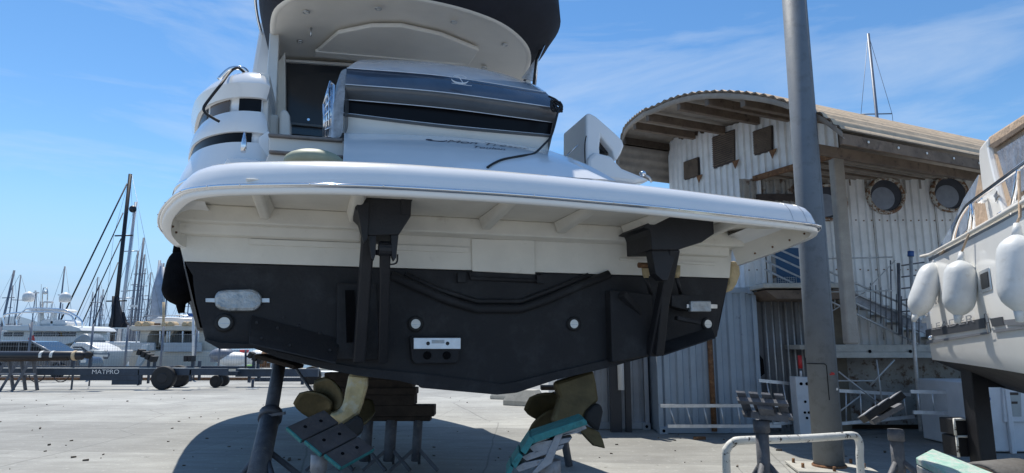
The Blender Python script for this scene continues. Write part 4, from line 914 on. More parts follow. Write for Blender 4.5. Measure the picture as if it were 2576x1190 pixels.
for (px, py, rx) in [(2083, 509, 48), (2227, 492, 48), (2388, 487, 46)]:
    c = atY(px, py, YW-.06); R = .37
    f = MB().ring(c+V((0, .02, 0)), R, R*.82, (0, -1, 0), .09, 36).build('porthole_frame', peel, BD)
    MB().loft([[c+V((R*.83*math.cos(t_), .02, R*.83*math.sin(t_))) for t_ in [2*math.pi*j/28 for j in range(28)]], [c+V((R*.83*math.cos(t_), -.045, R*.83*math.sin(t_))) for t_ in [2*math.pi*j/28 for j in range(28)]]], True).build('porthole_reveal', rust, f)
    MB().disc(c+V((0, -.012, 0)), R*.83, (0, -1, 0), .003, 28).build('porthole_glass', mat('dull_porthole_glass', (.07, .075, .09), .2, var=.2, vs=3, coat=.3), f)
    MB().disc(c+V((-.06, -.02, -.06)), R*.6, (0, -1, 0), .003, 24).build('porthole_inner_disc', mat('pale_grey_blue', (.24, .27, .32), .6, var=.15, vs=8), f)  # smaller, lighter grey-blue disc over the glass
mb = MB()
for z_ in (2.95, 3.9):
    for k in range(int((xR-xL)/.15)): mb.box((xL+.075+.15*k, YW-.038, z_+.006*((k*7) % 3)), (.022, .012, .022))
o = mb.build('fixing_screws', rust, BD); o['kind'] = 'stuff'
for x in (6.9, 8.1, 9.3): MB().box((x, YW-.04, 3.15), (.012, .006, 3.0)).build('sheet_lap', wallr, BD)
# blue door recess on the upper floor, landing
MB().box((4.95, YW-.03, 3.3), (.08, .06, 1.5)).build('door_post', wallr, BD)
MB().box((5.45, YW-.045, 2.98), (.95, .03, .78)).build('blue_door', blue, BD)
mb = MB()
for k in range(9): mb.box((5.0+.03*k*1.4, YW-.075, 2.72), (.006, .01, .2))
for k in range(6): mb.box((5.15, YW-.075, 2.63+.035*k), (.33, .01, .006))
mb.build('window_grille', galv, BD)
MB().box((5.1, YW-.5, 2.58), (1.5, 1.0, .09)).build('landing', concm, BD, bevel=.02)
MB().prism([V((4.4, YW-.95, 2.5)), V((4.6, YW-.95, 2.35)), V((5.8, YW-.95, 2.35)), V((5.85, YW-.95, 2.5))], V((0, .9, 0))).build('landing_beam', soff, BD)
MB().box((5.15, YW-.06, 4.35), (.9, .08, .12)).build('door_head', louv, BD)
# louvres in the gable
def louvre(pts):
    P = [onp(x, y, CC-ea*.06, ea) for x, y in pts]; f = MB().prism(P, ea*.05).build('louvre', louv, BD)
    for k in range(1, 15):
        a = P[0].lerp(P[3], k/15); c = P[1].lerp(P[2], k/15); MB().beam(a-ea*.012, c-ea*.012, .02, .022, up=Z).build('louvre_slat', soff, f)
    a = P[2]; MB().prism([a+eg*.05-ea*.01, a-eg*.14-ea*.01, a-eg*.02-Z*.17-ea*.01], -ea*.01).build('louvre_shadow_patch', rust, BD)  # rust-brown triangle painting the shadow below the louvre's corner
louvre([(1792, 345), (1847, 325), (1848, 405), (1795, 424)]); louvre([(1895, 330), (1940, 315), (1941, 378), (1898, 391)]); louvre([(1721, 407), (1755, 395), (1757, 442), (1722, 453)])
# box building body to the rear
MB().box((7.6, YW+3.6, 2.4), (6.0, 6.8, 4.6)).build('rear_block', wallr, BD)
# lower storey: shaded wall under the deck, deck beam
x0 = atY(2100, 862, 11.6).x; x1 = atY(2600, 862, 11.6).x
MB().box(((x0+x1)/2-.2, 11.65, 1.5), (x1-x0+.6, .12, .13)).build('deck_beam', concm, BD, bevel=.008)
MB().box(((x0+x1)/2-.2, 11.63, 1.385), (x1-x0+.6, .14, .1)).build('deck_beam', concm, BD, bevel=.008)
MB().box(((x0+x1)/2, 12.2, 1.52), (x1-x0+1.2, 1.1, .08)).build('deck', concm, BD)
for x in (2188, 2290, 2395):
    MB().disc(atY(x, 884, 11.56), .03, (0, -1, 0), .006, 10).build('beam_hole', fend, BD)
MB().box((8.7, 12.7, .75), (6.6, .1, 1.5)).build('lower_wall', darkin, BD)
corr((4.45, 12.3, 0), (1, 0, 0), 1.75, 0, 2.55, .2, .04, (0, -1, 0), contd, 'lower_wall')
MB().box((6.0, 12.2, 1.2), (.3, .1, 2.4)).build('lower_pier', mat('tan_pier', (.16, .135, .1), .85, var=.3, vs=3), BD)
wp = atY(2170, 905, 12.6)
MB().prism([wp+V(q) for q in ((0, 0, 0), (.11, 0, 0), (.22, 0, -.42), (.24, 0, -.1), (.26, 0, 0), (.42, 0, 0), (.47, 0, -.1), (.4, 0, -.48), (.3, 0, -.2), (.24, 0, -.52), (.14, 0, -.5))], V((0, .02, 0))).build('wall_logo', fend, BD)
MB().prism([wp+V(q) for q in ((.5, 0, -.03), (.85, 0, -.06), (.84, 0, -.13), (.62, 0, -.12), (.6, 0, -.3), (.5, 0, -.36))], V((0, .02, 0))).build('wall_logo', fend, BD)
for k in range(7):   # pipes on the wall
    x = atY(1924+17*k, 800, 12.2).x
    if k < 6: MB().tube([(x-.02, 12.12, 2.35), (x, 12.12, .1)], .016, 6).build('service_pipe', galv, BD)
# stair from the landing down to the deck
ST_ = thing('outdoor_stair', 'grey steel outdoor staircase with tubular railings descending to the right behind the lamp post', 'staircase', (6.5, 11.6, 0))
p0 = V((5.75, 11.75, 2.58)); p1 = V((8.2, 11.75, 1.5))
for k in range(8):
    c = p0.lerp(p1, (k+.5)/8); MB().box(c+V((0, .15, -.02)), (.28, .8, .045)).build('tread', concm, ST_, bevel=.006)
for dy_ in (-.28, .55): MB().beam(p0+V((-.1, dy_, -.08)), p1+V((.1, dy_, -.08)), .03, .2).build('stringer', stand_l if dy_ < 0 else stand_m, ST_)
def rail(a, c, r=.018, m=galv, name='handrail', par=ST_): return MB().tube([a, c], r, 6).build(name, m, par)
for k in range(4):
    a = atY(1930-(0 if k > 1 else 0)+0, 600+k*22, 11.4); 
    p = atY(1925, 612+k*22, 11.4); q = atY(2312, 783+k*28, 11.4); rail(p, q)
for x, y0, y1 in ((2260, 662, 842), (2240, 655, 830)):
    rail(atY(x, y0, 11.35), atY(x+4, y1, 11.35), .03 if x == 2260 else .012, stand_m, 'rail_post')
for y0, y1 in ((651, 651), (735, 735)): rail(atY(2070, y0, 11.3), atY(2245, y1-4, 11.3), .014)
for k in range(5): rail(atY(2268, 668+k*29, 11.3), atY(2325, 660+k*30, 11.3), .014, stand_m)
for k in range(4): rail(atY(2270+14*k, 800, 11.32), atY(2270+14*k, 866, 11.32), .01, stand_m, 'baluster')
for k in range(5): rail(atY(2100+30*k, 742+14*k, 11.42), atY(2100+30*k, 775+16*k, 11.42), .01, galv, 'baluster')
for k in range(9): rail(atY(2190+13*k, 712+5.5*k, 11.38), atY(2190+13*k, 800+7*k, 11.38), .009, stand_m, 'baluster')
rail(atY(2252, 655, 11.3), atY(2170, 740, 11.3), .009); rail(atY(2170, 738, 11.2), atY(2080, 790, 11.2), .009)
# long scaffold pole in front
t = MB().tube([atY(2291, 640, 10.9), atY(2300, 870, 10.9), atY(2316, 1085, 10.9)], .028, 8).build('scaffold_pole', galv); tag(t, 'thin upright scaffold tube with a blue cap left of the smaller boat', 'pole')
MB().tube([atY(2291, 632, 10.9), atY(2291, 645, 10.9)], .05, 8).build('cap', bluec, t)
t = thing('scaffold_brace', 'crossed thin scaffold tubes under the concrete deck beam', 'scaffold', (7, 11.3, 0))
for a, c in (((2110, 935), (2230, 1030)), ((2100, 1045), (2165, 995)), ((2190, 970), (2250, 905)), ((2205, 905), (2222, 1035)), ((2105, 958), (2200, 958))):
    MB().tube([atY(*a, 11.3), atY(*c, 11.3)], .014, 6).build('tube', galv, t)
# ladders lying on edge
def ladder(lab, a0, a1, c0, c1, Ya_, Yb_, n_, m=alu):
    t = thing('ladder', lab, 'ladder', atY(*c0, Ya_), 0, 'ladders lying on edge')
    A0, A1 = atY(*a0, Ya_), atY(*a1, Yb_); C0, C1 = atY(*c0, Ya_), atY(*c1, Yb_); C0.z = max(C0.z, .03); C1.z = max(C1.z, .03)
    MB().beam(A0, A1, .03, .055).build('side_rail', m, t); MB().beam(C0, C1, .03, .055).build('side_rail', m, t)
    for k in range(n_):
        s_ = (k+.5)/n_; MB().tube([A0.lerp(A1, s_), C0.lerp(C1, s_)], .013, 6).build('rung', m, t)
    return t
ladder('aluminium ladder lying on edge on the ground before the blue-grey container', (1662, 1021), (1965, 1020), (1680, 1072), (1965, 1072), 11.6, 11.5, 7)
ladder('aluminium ladder leaning behind the first one with its left tip raised', (1908, 957), (2110, 977), (1932, 1068), (2110, 1052), 11.7, 11.9, 5)
ladder('long aluminium ladder on edge in the shade under the concrete deck', (2110, 983), (2290, 993), (2110, 1066), (2300, 1048), 11.5, 11.5, 5)
ladder('short aluminium ladder section beside the dark mooring cabinets', (2290, 985), (2435, 988), (2297, 1037), (2440, 1041), 10.6, 10.6, 4)
# containers
def container(lab, x0, x1, Yc, zt, m, dep=3.0, cat='container'):
    t = thing('shipping_container', lab, cat, ((x0+x1)/2, Yc, 0), 0, 'shipping containers')
    corr((x0+.06, Yc, 0), (1, 0, 0), x1-x0-.12, .12, zt-.1, .24, .045, (0, -1, 0), m, 'front_panel', t, flat=.5)
    MB().box(((x0+x1)/2, Yc-.01, zt-.05), (x1-x0, .1, .1)).build('top_rail', m, t, bevel=.006); MB().box(((x0+x1)/2, Yc-.01, .07), (x1-x0, .1, .12)).build('bottom_rail', m, t, bevel=.006)
    for x in (x0+.04, x1-.04): MB().box((x, Yc-.015, zt/2), (.08, .1, zt-.24)).build('corner_post', m, t, bevel=.006)
    for x in (x0+.07, x1-.07):
        for z_ in (.06, zt-.06):
            q = MB().box((x, Yc-.04, z_), (.15, .16, .118)).build('corner_casting', m, t, bevel=.008); MB().disc((x, Yc-.121, z_), .028, (0, -1, 0), .002, 12).build('casting_hole', fend, q)
    MB().box(((x0+x1)/2, Yc+dep/2+.06, zt/2), (x1-x0-.02, dep, zt-.04)).build('body', m, t); return t
xa = atY(1650, 900, 12).x; xb = atY(1908, 900, 12).x
c1 = container('blue-grey shipping container with a rusty pipe down its front, below the gable wall', xa, xb, 12.0, 2.6, contm)
xp = atY(1787, 900, 11.9).x; MB().tube([(xp, 11.9, 2.1), (xp+.01, 11.9, .05)], .05, 10).build('rusty_pipe', rust, c1)
container('plain grey shipping container half hidden behind the right propeller', atY(1400, 900, 12.6).x, xa-.04, 12.6, 2.6, mat('light_grey_container', (.36, .38, .4), .6, .1, var=.15, vs=2.5, bump=.3, bs=26))
MB().prism([V((xb+.0, 11.93, 1.0)), V((xb+.07, 11.93, 1.05)), V((xb+.06, 11.93, 1.3)), V((xb+.0, 11.93, 1.38))], V((0, .01, 0))).build('rust_hole', fend, c1)
for k, (x, lab) in enumerate(((1547, 'thick dark drain pipe against the grey container'), (1578, 'second dark drain pipe, thinner, nearest the concrete block'))):
    p = atY(x, 950, 12.2).x; o = MB().beam(V((p, 12.2, 0)), V((p, 12.2, 2.3)), .2 if k == 0 else .1, .12, up=V((0, 1, 0))).build('drain_pipe', mat('black_pipe', (.02, .022, .028), .5), None); tag(o, lab, 'pipe')
p = atY(1562, 950, 12.1).x; o = MB().tube([(p, 12.1, .75), (p, 12.1, 2.4)], .06, 10).build('drain_pipe', whitew); tag(o, 'pale vertical pipe between the two dark pipes', 'pipe')
# socket pedestal
a = atY(1997, 940, 11.5); c = atY(2030, 1060, 11.5); t = thing('power_pedestal', 'pale grey power pedestal with round sockets left of the lamp post', 'power pedestal', (a.x+.12, 11.5, 0))
MB().prism([V((a.x-.0, 11.45, 1.02)), V((a.x+.46, 11.45, 1.0)), V((a.x+.46, 11.45, .78)), V((a.x+.3, 11.45, .78)), V((a.x+.28, 11.45, 0)), V((a.x+.02, 11.45, 0)), V((a.x, 11.45, .8))], V((0, .25, 0))).build('cabinet', whitew, t, bevel=.01)
for k in range(4): MB().disc((a.x+.09+.1*k, 11.449, .9), .027, (0, -1, 0), .01, 12).build('socket', fend, t)
for q in ((.14, .6), (.12, .42), (.19, .42), (.15, .33)): MB().disc((a.x+q[0], 11.449, q[1]), .022, (0, -1, 0), .01, 12).build('socket', fend, t)
MB().tube([(a.x+.1, 11.45, 1.02), (a.x+.1, 11.45, 1.12)], .02, 8).build('lamp_stem', whitew, t); MB().tube([(a.x+.1, 11.45, 1.16), (a.x+.1, 11.45, 1.38)], .035, 10).build('red_beacon', redp, t)
# concrete blocks
def block(lab, c, w_, d_2, h, rot, grp='concrete ballast blocks'):
    c = V((c.x, c.y, 0)); ex = V((math.cos(rot), math.sin(rot), 0)); ey = V((-ex.y, ex.x, 0))
    bt = [c+ex*sx*w_/2+ey*sy*d_2/2 for sx, sy in ((-1, -1), (1, -1), (1, 1), (-1, 1))]
    mid = [q+Z*h*.3 for q in bt]; tp = [c+ex*sx*w_*.33+ey*sy*d_2*.28+Z*h for sx, sy in ((-1, -1), (1, -1), (1, 1), (-1, 1))]
    mb = MB(); mb.loft([bt, mid, tp], True, True, False); o = mb.build('concrete_block', concm, None, bevel=.015); return tag(o, lab, 'concrete block', grp)
block('concrete block with sloping ends standing before the grey container', gnd(1617, 1076)+V((0, .25, 0)), 1.15, .5, .42, .02)
block('concrete block partly hidden behind the right propeller beside the wood scraps', gnd(1495, 1082)+V((-.1, .5, 0)), .7, .5, .45, -.5)
block('nearest of the pale blocks seen under the keel between hull and propeller', gnd(1322, 1022)+V((0, .3, 0)), 1.0, .6, .4, -.5)
block('small concrete block behind the keel, left of the other pale blocks', gnd(1275, 1006)+V((0, .3, 0)), .85, .5, .32, -.4)
block('farthest concrete block behind the keel beside a blue object', gnd(1302, 998)+V((0, .8, 0)), .6, .5, .45, .3)
random.seed(11)
cw = gnd(1540, 1068); o = MB()
for k in range(26):
    p = cw+V((random.uniform(-.28, .28), random.uniform(-.2, .2), random.uniform(.02, .28)*random.random()+.02)); a = random.uniform(0, 3.1)
    o.box(p, (random.uniform(.08, .28), .04, .03), (math.cos(a), math.sin(a), random.uniform(-.5, .5)), (0, .3, 1))
o = o.build('wood_scraps', mat('broken_wood', (.4, .27, .17), .8, var=.4, vs=20)); tag(o, 'small heap of broken brown wood beside the concrete block', 'scraps', kind='stuff')
c = gnd(1760, 1106); o = MB().box(c+Z*.025, (.2, .07, .05), (1, .1, 0), (0, 1, 0)).build('wood_offcut', rust, None, bevel=.006); tag(o, 'single brown wooden offcut lying on the sunny concrete', 'wood scrap')
# ------------------------------------------------------------------ white kiosk with meter box, cabinets
a = atY(2470, 1110, 9.9); t = thing('utility_kiosk', 'white rendered kiosk with a framed meter box under the smaller boat', 'kiosk', (a.x+1.2, 10, 0))
z1 = atY(2480, 968, 9.9).z
MB().box((a.x+1.5, 10.6, z1/2+.02), (3.0, 1.4, z1)).build('wall', whitew, t, bevel=.02)
MB().box((a.x+.42, 9.87, z1/2), (.07, .06, z1)).build('door_edge', whitew, t, bevel=.01)
P = [atY(*q, 9.86) for q in ((2522, 975), (2600, 975), (2600, 1062), (2527, 1062))]; mbx = MB().prism(P, V((0, .08, 0))).build('meter_box', whitew, t, bevel=.01)
P = [atY(*q, 9.855) for q in ((2534, 987), (2568, 987), (2570, 1048), (2537, 1048))]; MB().prism(P, V((0, .02, 0))).build('meter_window', mat('meter_grey', (.3, .33, .33), .4, var=.2), mbx)
for q in (((2534, 987), (2562, 987), (2562, 994), (2534, 994)), ((2545, 1010), (2560, 1010), (2560, 1016), (2545, 1016))): MB().prism([atY(*k, 9.85) for k in q], V((0, .01, 0))).build('meter_dial', louv, mbx)
mb = MB()
for k in range(10): mb.ell(atY(2474+random.uniform(-9, 9), 992+random.uniform(-12, 14), 9.8), (.05, .04, .04), 8, 6)
o = mb.build('glove_bunch', bluec); tag(o, 'bunch of blue hose and rags hanging on the white kiosk wall', 'hose')
o = MB().tube([atY(2472, 1010, 9.8), atY(2475, 1035, 9.8), atY(2474, 1050, 9.78), atY(2480, 1080, 9.78)], [.012, .012, .05, .06], 8).build('hanging_bag', canv); tag(o, 'pale bag hanging on a cord by the kiosk', 'bag')
# dark stand under the smaller boat
t = thing('boat_support', 'black steel support column under the stern of the smaller boat', 'boat stand', (5.2, 7.0, 0))
MB().box((atY(2456, 1000, 7.0).x, 7.0, .68), (.17, .17, 1.36)).build('column', antib, t, bevel=.01)
MB().box((atY(2456, 1000, 7.0).x+.6, 7.0, 1.2), (1.3, .14, .12)).build('crossbeam', antib, t)
for k, (x0_, x1_, y0_, y1_) in enumerate(((2404, 2452, 1055, 1095), (2412, 2453, 1098, 1150))):
    A = atY(x0_, y1_, 7.1); Cq = atY(x1_, y0_, 7.1); t2 = thing('mooring_block', ['dark block with a worn white rim, the upper of two beside the black column', 'lower dark block with a thin white edge beside the black column'][k], 'block', ((A.x+Cq.x)/2, 7.2, A.z))
    MB().box(((A.x+Cq.x)/2, 7.23, (A.z+Cq.z)/2), (Cq.x-A.x, .24, Cq.z-A.z)).build('body', antib, t2, bevel=.01)
    MB().tube([V((A.x, 7.1, A.z)), V((A.x, 7.1, Cq.z)), V((Cq.x, 7.1, Cq.z))], .016, 6).build('white_rim', whitep, t2)
# ------------------------------------------------------------------ smaller boat on the right
H0 = atY(2345, 905, 7.5); hd = V((-.402, -.915, 0)).normalized(); hn = V((-hd.y, hd.x, 0)); 
if hn.x > 0: hn = -hn      # points at the camera side
SB = thing('cabin_cruiser', 'cream and white cabin cruiser with tan canvas canopy, standing at the right edge', 'boat', V((H0.x, H0.y, 0)), math.atan2(hd.y, hd.x))
def Hp(px, py, o=0): return onp(px, py, H0-hn*o, hn)
def hull_poly(pts, o, th, m, name, par=SB, bev=.01): return MB().prism([Hp(x, y, o) for x, y in pts], -hn*th).build(name, m, par, bevel=bev)
# hull sides as a lofted skin leaning outward to the gunwale
bt = [(2345, 905), (2430, 917), (2576, 940), (2700, 965)]; 
def hl(lst, o): return [Hp(x, y, o) for x, y in lst]
L0 = hl([(2345, 905), (2420, 915), (2500, 927), (2576, 940), (2720, 975)], .05)
L1 = hl([(2341, 880), (2420, 885), (2500, 890), (2576, 893), (2720, 905)], -.0)
L2 = hl([(2330, 812), (2420, 795), (2500, 778), (2576, 762), (2720, 735)], -.015)
L3 = hl([(2326, 740), (2420, 712), (2500, 680), (2576, 650), (2720, 590)], -.02)
L4 = hl([(2338, 656), (2420, 610), (2500, 567), (2576, 525), (2720, 450)], -.02)
def dens(Ls, k=4):
    out = []
    for i in range(len(Ls)-1):
        for j in range(k): out.append(Ls[i].lerp(Ls[i+1], j/k))
    return out+[Ls[-1]]
cols = [dens(l) for l in (L0, L1, L2, L3, L4)]
MB().loft([[c_[i] for c_ in cols] for i in range(len(cols[0]))], False).build('hull_side', gelb, SB)
MB().add([L0[0], L1[0], L2[0], L3[0], L4[0], L4[0]-hn*2.4, L0[0]-hn*2.2], [(0, 1, 2, 3, 4, 5, 6)]).build('transom', gelb, SB)
MB().add([q for q in L4]+[q-hn*2.4 for q in L4], [(i, i+1, i+6, i+5) for i in range(4)]).build('deck', gelb, SB)
K0 = [q+V((0, 0, 0)) for q in L0]; K1 = [q-hn*1.15-Z*(.45+.0*i) for i, q in enumerate(L0)]; K2 = [q-hn*2.3 for q in L0]
MB().loft([[K0[i], K0[i].lerp(K1[i], .5)-Z*.06, K1[i], K2[i]] for i in range(5)], False).build('hull_bottom', anti, SB)
MB().add([K0[0], K1[0], K2[0]], [(0, 1, 2)]).build('hull_bottom', anti, SB)
MB().tube([q+hn*.02+Z*.0 for q in hl([(2322, 645), (2345, 640), (2420, 600), (2500, 556), (2576, 512), (2720, 430)], -.02)], .017, 8).build('rub_rail', gelc, SB)
hull_poly([(2335, 650), (2420, 606), (2500, 563), (2576, 521), (2576, 527), (2500, 570), (2420, 613), (2337, 658)], -.024, .01, stripe2, 'rail_shadow_strip', bev=0)  # grey strip painted in as shade under the rub rail
# upper moulding above the rub rail
hull_poly([(2345, 645), (2370, 628), (2420, 590), (2480, 560), (2576, 490), (2720, 395), (2720, 440), (2576, 512), (2500, 556), (2420, 600)], .03, .2, gelb, 'deck_moulding')
# graphics
hull_poly([(2328, 830), (2474, 800), (2478, 825), (2329, 849)], -.024, .012, stripe, 'hull_stripe', bev=0)
hull_poly([(2329, 859), (2482, 835), (2483, 840), (2330, 865)], -.024, .012, stripe2, 'hull_stripe', bev=0)
hull_poly([(2490, 802), (2518, 797), (2523, 818), (2496, 822)], -.024, .012, stripe, 'hull_stripe', bev=0)
hull_poly([(2524, 805), (2600, 798), (2600, 818), (2528, 818)], -.024, .012, stripe2, 'hull_stripe', bev=0); hull_poly([(2497, 830), (2600, 818), (2600, 824), (2499, 837)], -.024, .012, stripe2, 'hull_stripe', bev=0)
pe = Hp(2476, 792, -.05); q1 = Hp(2484, 838, -.05); q2 = Hp(2480, 790, -.05)
MB().tube([Hp(*q, -.028) for q in ((2476, 790), (2484, 789), (2493, 836), (2485, 838), (2476, 790))], .003, 4).build('hull_emblem', stripe, SB); MB().tube([Hp(*q, -.028) for q in ((2480, 813), (2489, 811))], .003, 4).build('hull_emblem', stripe, SB)
e1n = (Hp(2455, 815, -.03)-Hp(2340, 836, -.03)).normalized()
def fit_text(body, pa, pb, cap, m, name):
    a_, b_ = Hp(*pa, -.03), Hp(*pb, -.03); sz = cap/.72; o = text(body, V((0, 0, 0)), V((1, 0, 0)), V((0, 1, 0)), sz, m, name, None); wd = max(v.co.x for v in o.data.vertices); bpy.data.objects.remove(o)
    return text(body, a_, b_-a_, Z, sz, m, name, SB, sx=(b_-a_).length/wd)
fit_text('LEADER', (2342, 831), (2452, 810), 18*Hp(2400, 820).y/1635, mat('grey_lettering', (.25, .255, .27), .4), 'hull_lettering')
fit_text('35501', (2336, 768), (2362, 763), 15*Hp(2350, 765).y/1635, stripe, 'registration')
for q in ((2333, 733), (2342, 850), (2332, 790)): MB().ell(Hp(*q, -.03), (.03, .03, .03), 8, 6).build('drain_vent', chrome, SB)
# port light
pts = [(2464+8*math.cos(t_)*(1.3), 705+19*math.sin(t_)) for t_ in [2*math.pi*k/20 for k in range(20)]]
c = Hp(2479, 706, -.022)
def ov(c, rx, rz, off, th, m, name, par):
    P = [c+e1n*rx*max(-.8, min(.8, 1.15*math.cos(t_)))+Z*rz*max(-.85, min(.85, 1.15*math.sin(t_)))+hn*off for t_ in [2*math.pi*k/24 for k in range(24)]]; return MB().prism(P, hn*th).build(name, m, par, bevel=.004)
o = ov(c, .2, .1, .0, .005, chrome, 'port_light', SB); ov(c, .14, .07, .0055, .002, sglass, 'glass', o)
# swim step left end
hull_poly([(2319, 800), (2334, 796), (2336, 812), (2318, 813)], .0, .3, gelc, 'swim_step')
# windscreen arch, canvas, clear vinyl
hull_poly([(2483, 345), (2475, 355), (2462, 372), (2461, 400), (2470, 480), (2490, 590), (2500, 610), (2524, 565), (2525, 540), (2512, 490), (2490, 400), (2484, 370)], .25, .12, gelb, 'windscreen_arch', bev=.03)
hull_poly([(2461, 440), (2424, 500), (2400, 555), (2352, 640), (2365, 635), (2408, 605), (2440, 560), (2453, 500)], .3, .02, mat('pale_clear_vinyl', (.42, .5, .62), .2, var=.15, vs=4, coat=.6, bump=.5, bs=5, bd=.05), 'clear_screen', bev=0)
hull_poly([(2463, 440), (2455, 480), (2447, 540), (2432, 580), (2410, 610), (2425, 612), (2498, 585), (2500, 575), (2480, 510)], .27, .02, canv, 'canvas_panel', bev=0)
hull_poly([(2345, 645), (2368, 628), (2400, 605), (2440, 590), (2436, 600), (2400, 615), (2360, 638), (2350, 650)], .1, .12, canv, 'rolled_canvas', bev=.02)
hull_poly([(2484, 345), (2576, 285), (2700, 205), (2700, 235), (2576, 320), (2486, 372)], .27, 1.9, canv, 'canvas_roof', bev=.02)
hull_poly([(2488, 368), (2576, 312), (2700, 235), (2700, 560), (2576, 500), (2560, 520), (2534, 530), (2505, 450)], .29, .03, canv, 'canvas_side', bev=0)
hull_poly([(2508, 382), (2600, 325), (2700, 262), (2700, 420), (2576, 478), (2543, 500), (2530, 460)], .275, .01, vinyl, 'clear_window', bev=0)
hull_poly([(2486, 368), (2576, 309), (2700, 230), (2700, 240), (2576, 320), (2500, 372)], .26, .02, soff, 'canvas_seam', bev=0)
hull_poly([(2535, 525), (2576, 495), (2700, 420), (2700, 445), (2576, 520), (2545, 540)], .25, .03, glass, 'cabin_window', bev=0)
hull_poly([(2500, 590), (2530, 545), (2576, 520), (2700, 440), (2700, 500), (2576, 560), (2500, 600)], .2, 1.9, gelb, 'cabin_top', bev=.02)
hull_poly([(2503, 487), (2507, 480), (2507, 488), (2512, 492), (2507, 497), (2504, 508), (2502, 497), (2499, 493)], .24, .006, stripe2, 'arch_emblem', bev=0)
# guard rail
gr_ = hl([(2397, 605), (2401, 585), (2412, 552), (2430, 522), (2445, 508), (2500, 468), (2576, 412), (2700, 325)], .06)
MB().tube(smooth_curve(gr_, 5), .018, 8).build('guard_rail', chrome, SB)
for q in (((2443, 510), (2436, 590)), ((2446, 510), (2450, 575)), ((2563, 422), (2544, 540))): MB().tube([Hp(*q[0], .06), Hp(*q[1], .06)], .014, 6).build('stanchion', chrome, SB)
for q in ((2525, 543), (2507, 560), (2468, 502)): MB().ell(Hp(*q, .2), (.05, .05, .04), 10, 7).build('deck_fitting', chrome, SB)
# fenders of the smaller boat
g3 = 'white fenders on the cabin cruiser'
def hfender(lab, top, bot, rpx, rp_):
    mid = ((top[0]+bot[0])/2, (top[1]+bot[1])/2); o_ = .1
    for _ in range(12): q = Hp(*mid, -o_); r = rpx*q.y/1635; o_ = r*.9+.03
    return fender('fender', lab, top, bot, q.y, r, fendw, g3, rope=[(x, y, Hp(x, y, -.05).y) for x, y in rp_])
hfender('leftmost white fender, swinging out beyond the end of the cabin cruiser', (2352, 662), (2303, 795), 29, [(2375, 630)])
hfender('middle white fender, scuffed brown near its lower end, hanging over the lettering', (2418, 655), (2410, 795), 36, [(2437, 590)])
hfender('largest white fender with a blue-grey cap at the right edge of the picture', (2559, 590), (2565, 785), 46, [(2566, 545), (2563, 430)])
# stepped block: steps/mast behind building
def mast(name, lab, top, Yd, zb, r, m, grp=None, spread=None, lean=0, hull=None, stays=True, wr=.02, cat='sailing boat'):
    T = atY(*top, Yd); base = V((T.x-lean*(T.z-zb), Yd, zb)); t = thing(name, lab, cat, base, 0, grp)
    MB().tube([base, T], [r, r*.8], 8).build('mast', m, t)
    for f, w_ in (spread or []):
        c = base.lerp(T, f); MB().tube([c+V((-w_, .02, -.02)), c+V((w_, .02, .02))], r*.35, 6).build('spreader', m, t)
    if stays:
        w_ = (spread[0][1] if spread else 1.0)
        MB().tube([T, base.lerp(T, spread[-1][0] if spread else .5)+V((-w_, 0, 0)), base+V((-w_, 0, 0))], wr, 4).build('shroud', m, t)
        MB().tube([T, base.lerp(T, spread[-1][0] if spread else .5)+V((w_, 0, 0)), base+V((w_, 0, 0))], wr, 4).build('shroud', m, t)
    if hull:
        l_, h_, hm_ = hull; mb = MB(); rows = []
        for i in range(9):
            s_ = i/8; wd = .5*l_*.16*math.sin(math.pi*min(.15+s_*.85, 1))*2+.02; x = base.x+(s_-.5)*l_
            rows.append([V((x, Yd-wd, zb+h_)), V((x, Yd-wd*.7, zb+.1)), V((x, Yd, zb-.5)), V((x, Yd+wd*.7, zb+.1)), V((x, Yd+wd, zb+h_))])
        mb.loft(rows, True, True); mb.build('hull', hm_, t); MB().box((base.x+.3, Yd, zb+h_+.2), (l_*.4, l_*.14, .4)).build('coachroof', boatw, t, bevel=.08)
    return t
mast('sailing_boat', 'sailing boat whose silver mast rises behind the workshop roof', (2184, 85), 42, 2, .12, mastd, None, [(.72, 1.05)], wr=.018, lean=-.01)
# ------------------------------------------------------------------ quay edge, fence
YFN = 28.5
o = MB().box((-14, 33.5, .16), (60, .5, .32)).build('quay_wall', mat('pale_quay_concrete', (.6, .55, .45), .85, var=.1, vs=2)); tag(o, 'low pale concrete upstand running along the quay behind the wire fence', 'low wall')
FN = thing('wire_fence', 'tall grey welded wire fence on posts between the trailers and the moored boats', 'fence', (-15, YFN, 0))
for x, y0 in ((2, 822), (118-37, 810), (235, 815), (323, 818), (412, 820), (497, 815), (556, 830), (690, 830)):
    a = atY(x, y0, YFN); MB().tube([(a.x, YFN, 0), (a.x, YFN, a.z)], .045, 8).build('post', mastd, FN)
xa_ = atY(-60, 900, YFN).x; xb_ = atY(900, 900, YFN).x
mb = MB(); x = xa_
while x < xb_:
    mb.beam((x, YFN+.02, .1), (x, YFN+.02, 2.0), .0045, .0045); x += .11
for z_ in (.12, .55, 1.0, 1.45, 1.95): mb.beam((xa_, YFN+.02, z_), (xb_, YFN+.02, z_), .01, .012)
o = mb.build('wire_mesh', wire, FN); o['kind'] = 'stuff'
MB().box(((xa_+xb_)/2, YFN+.03, .06), (xb_-xa_, .12, .1)).build('bottom_rail', rust, FN)
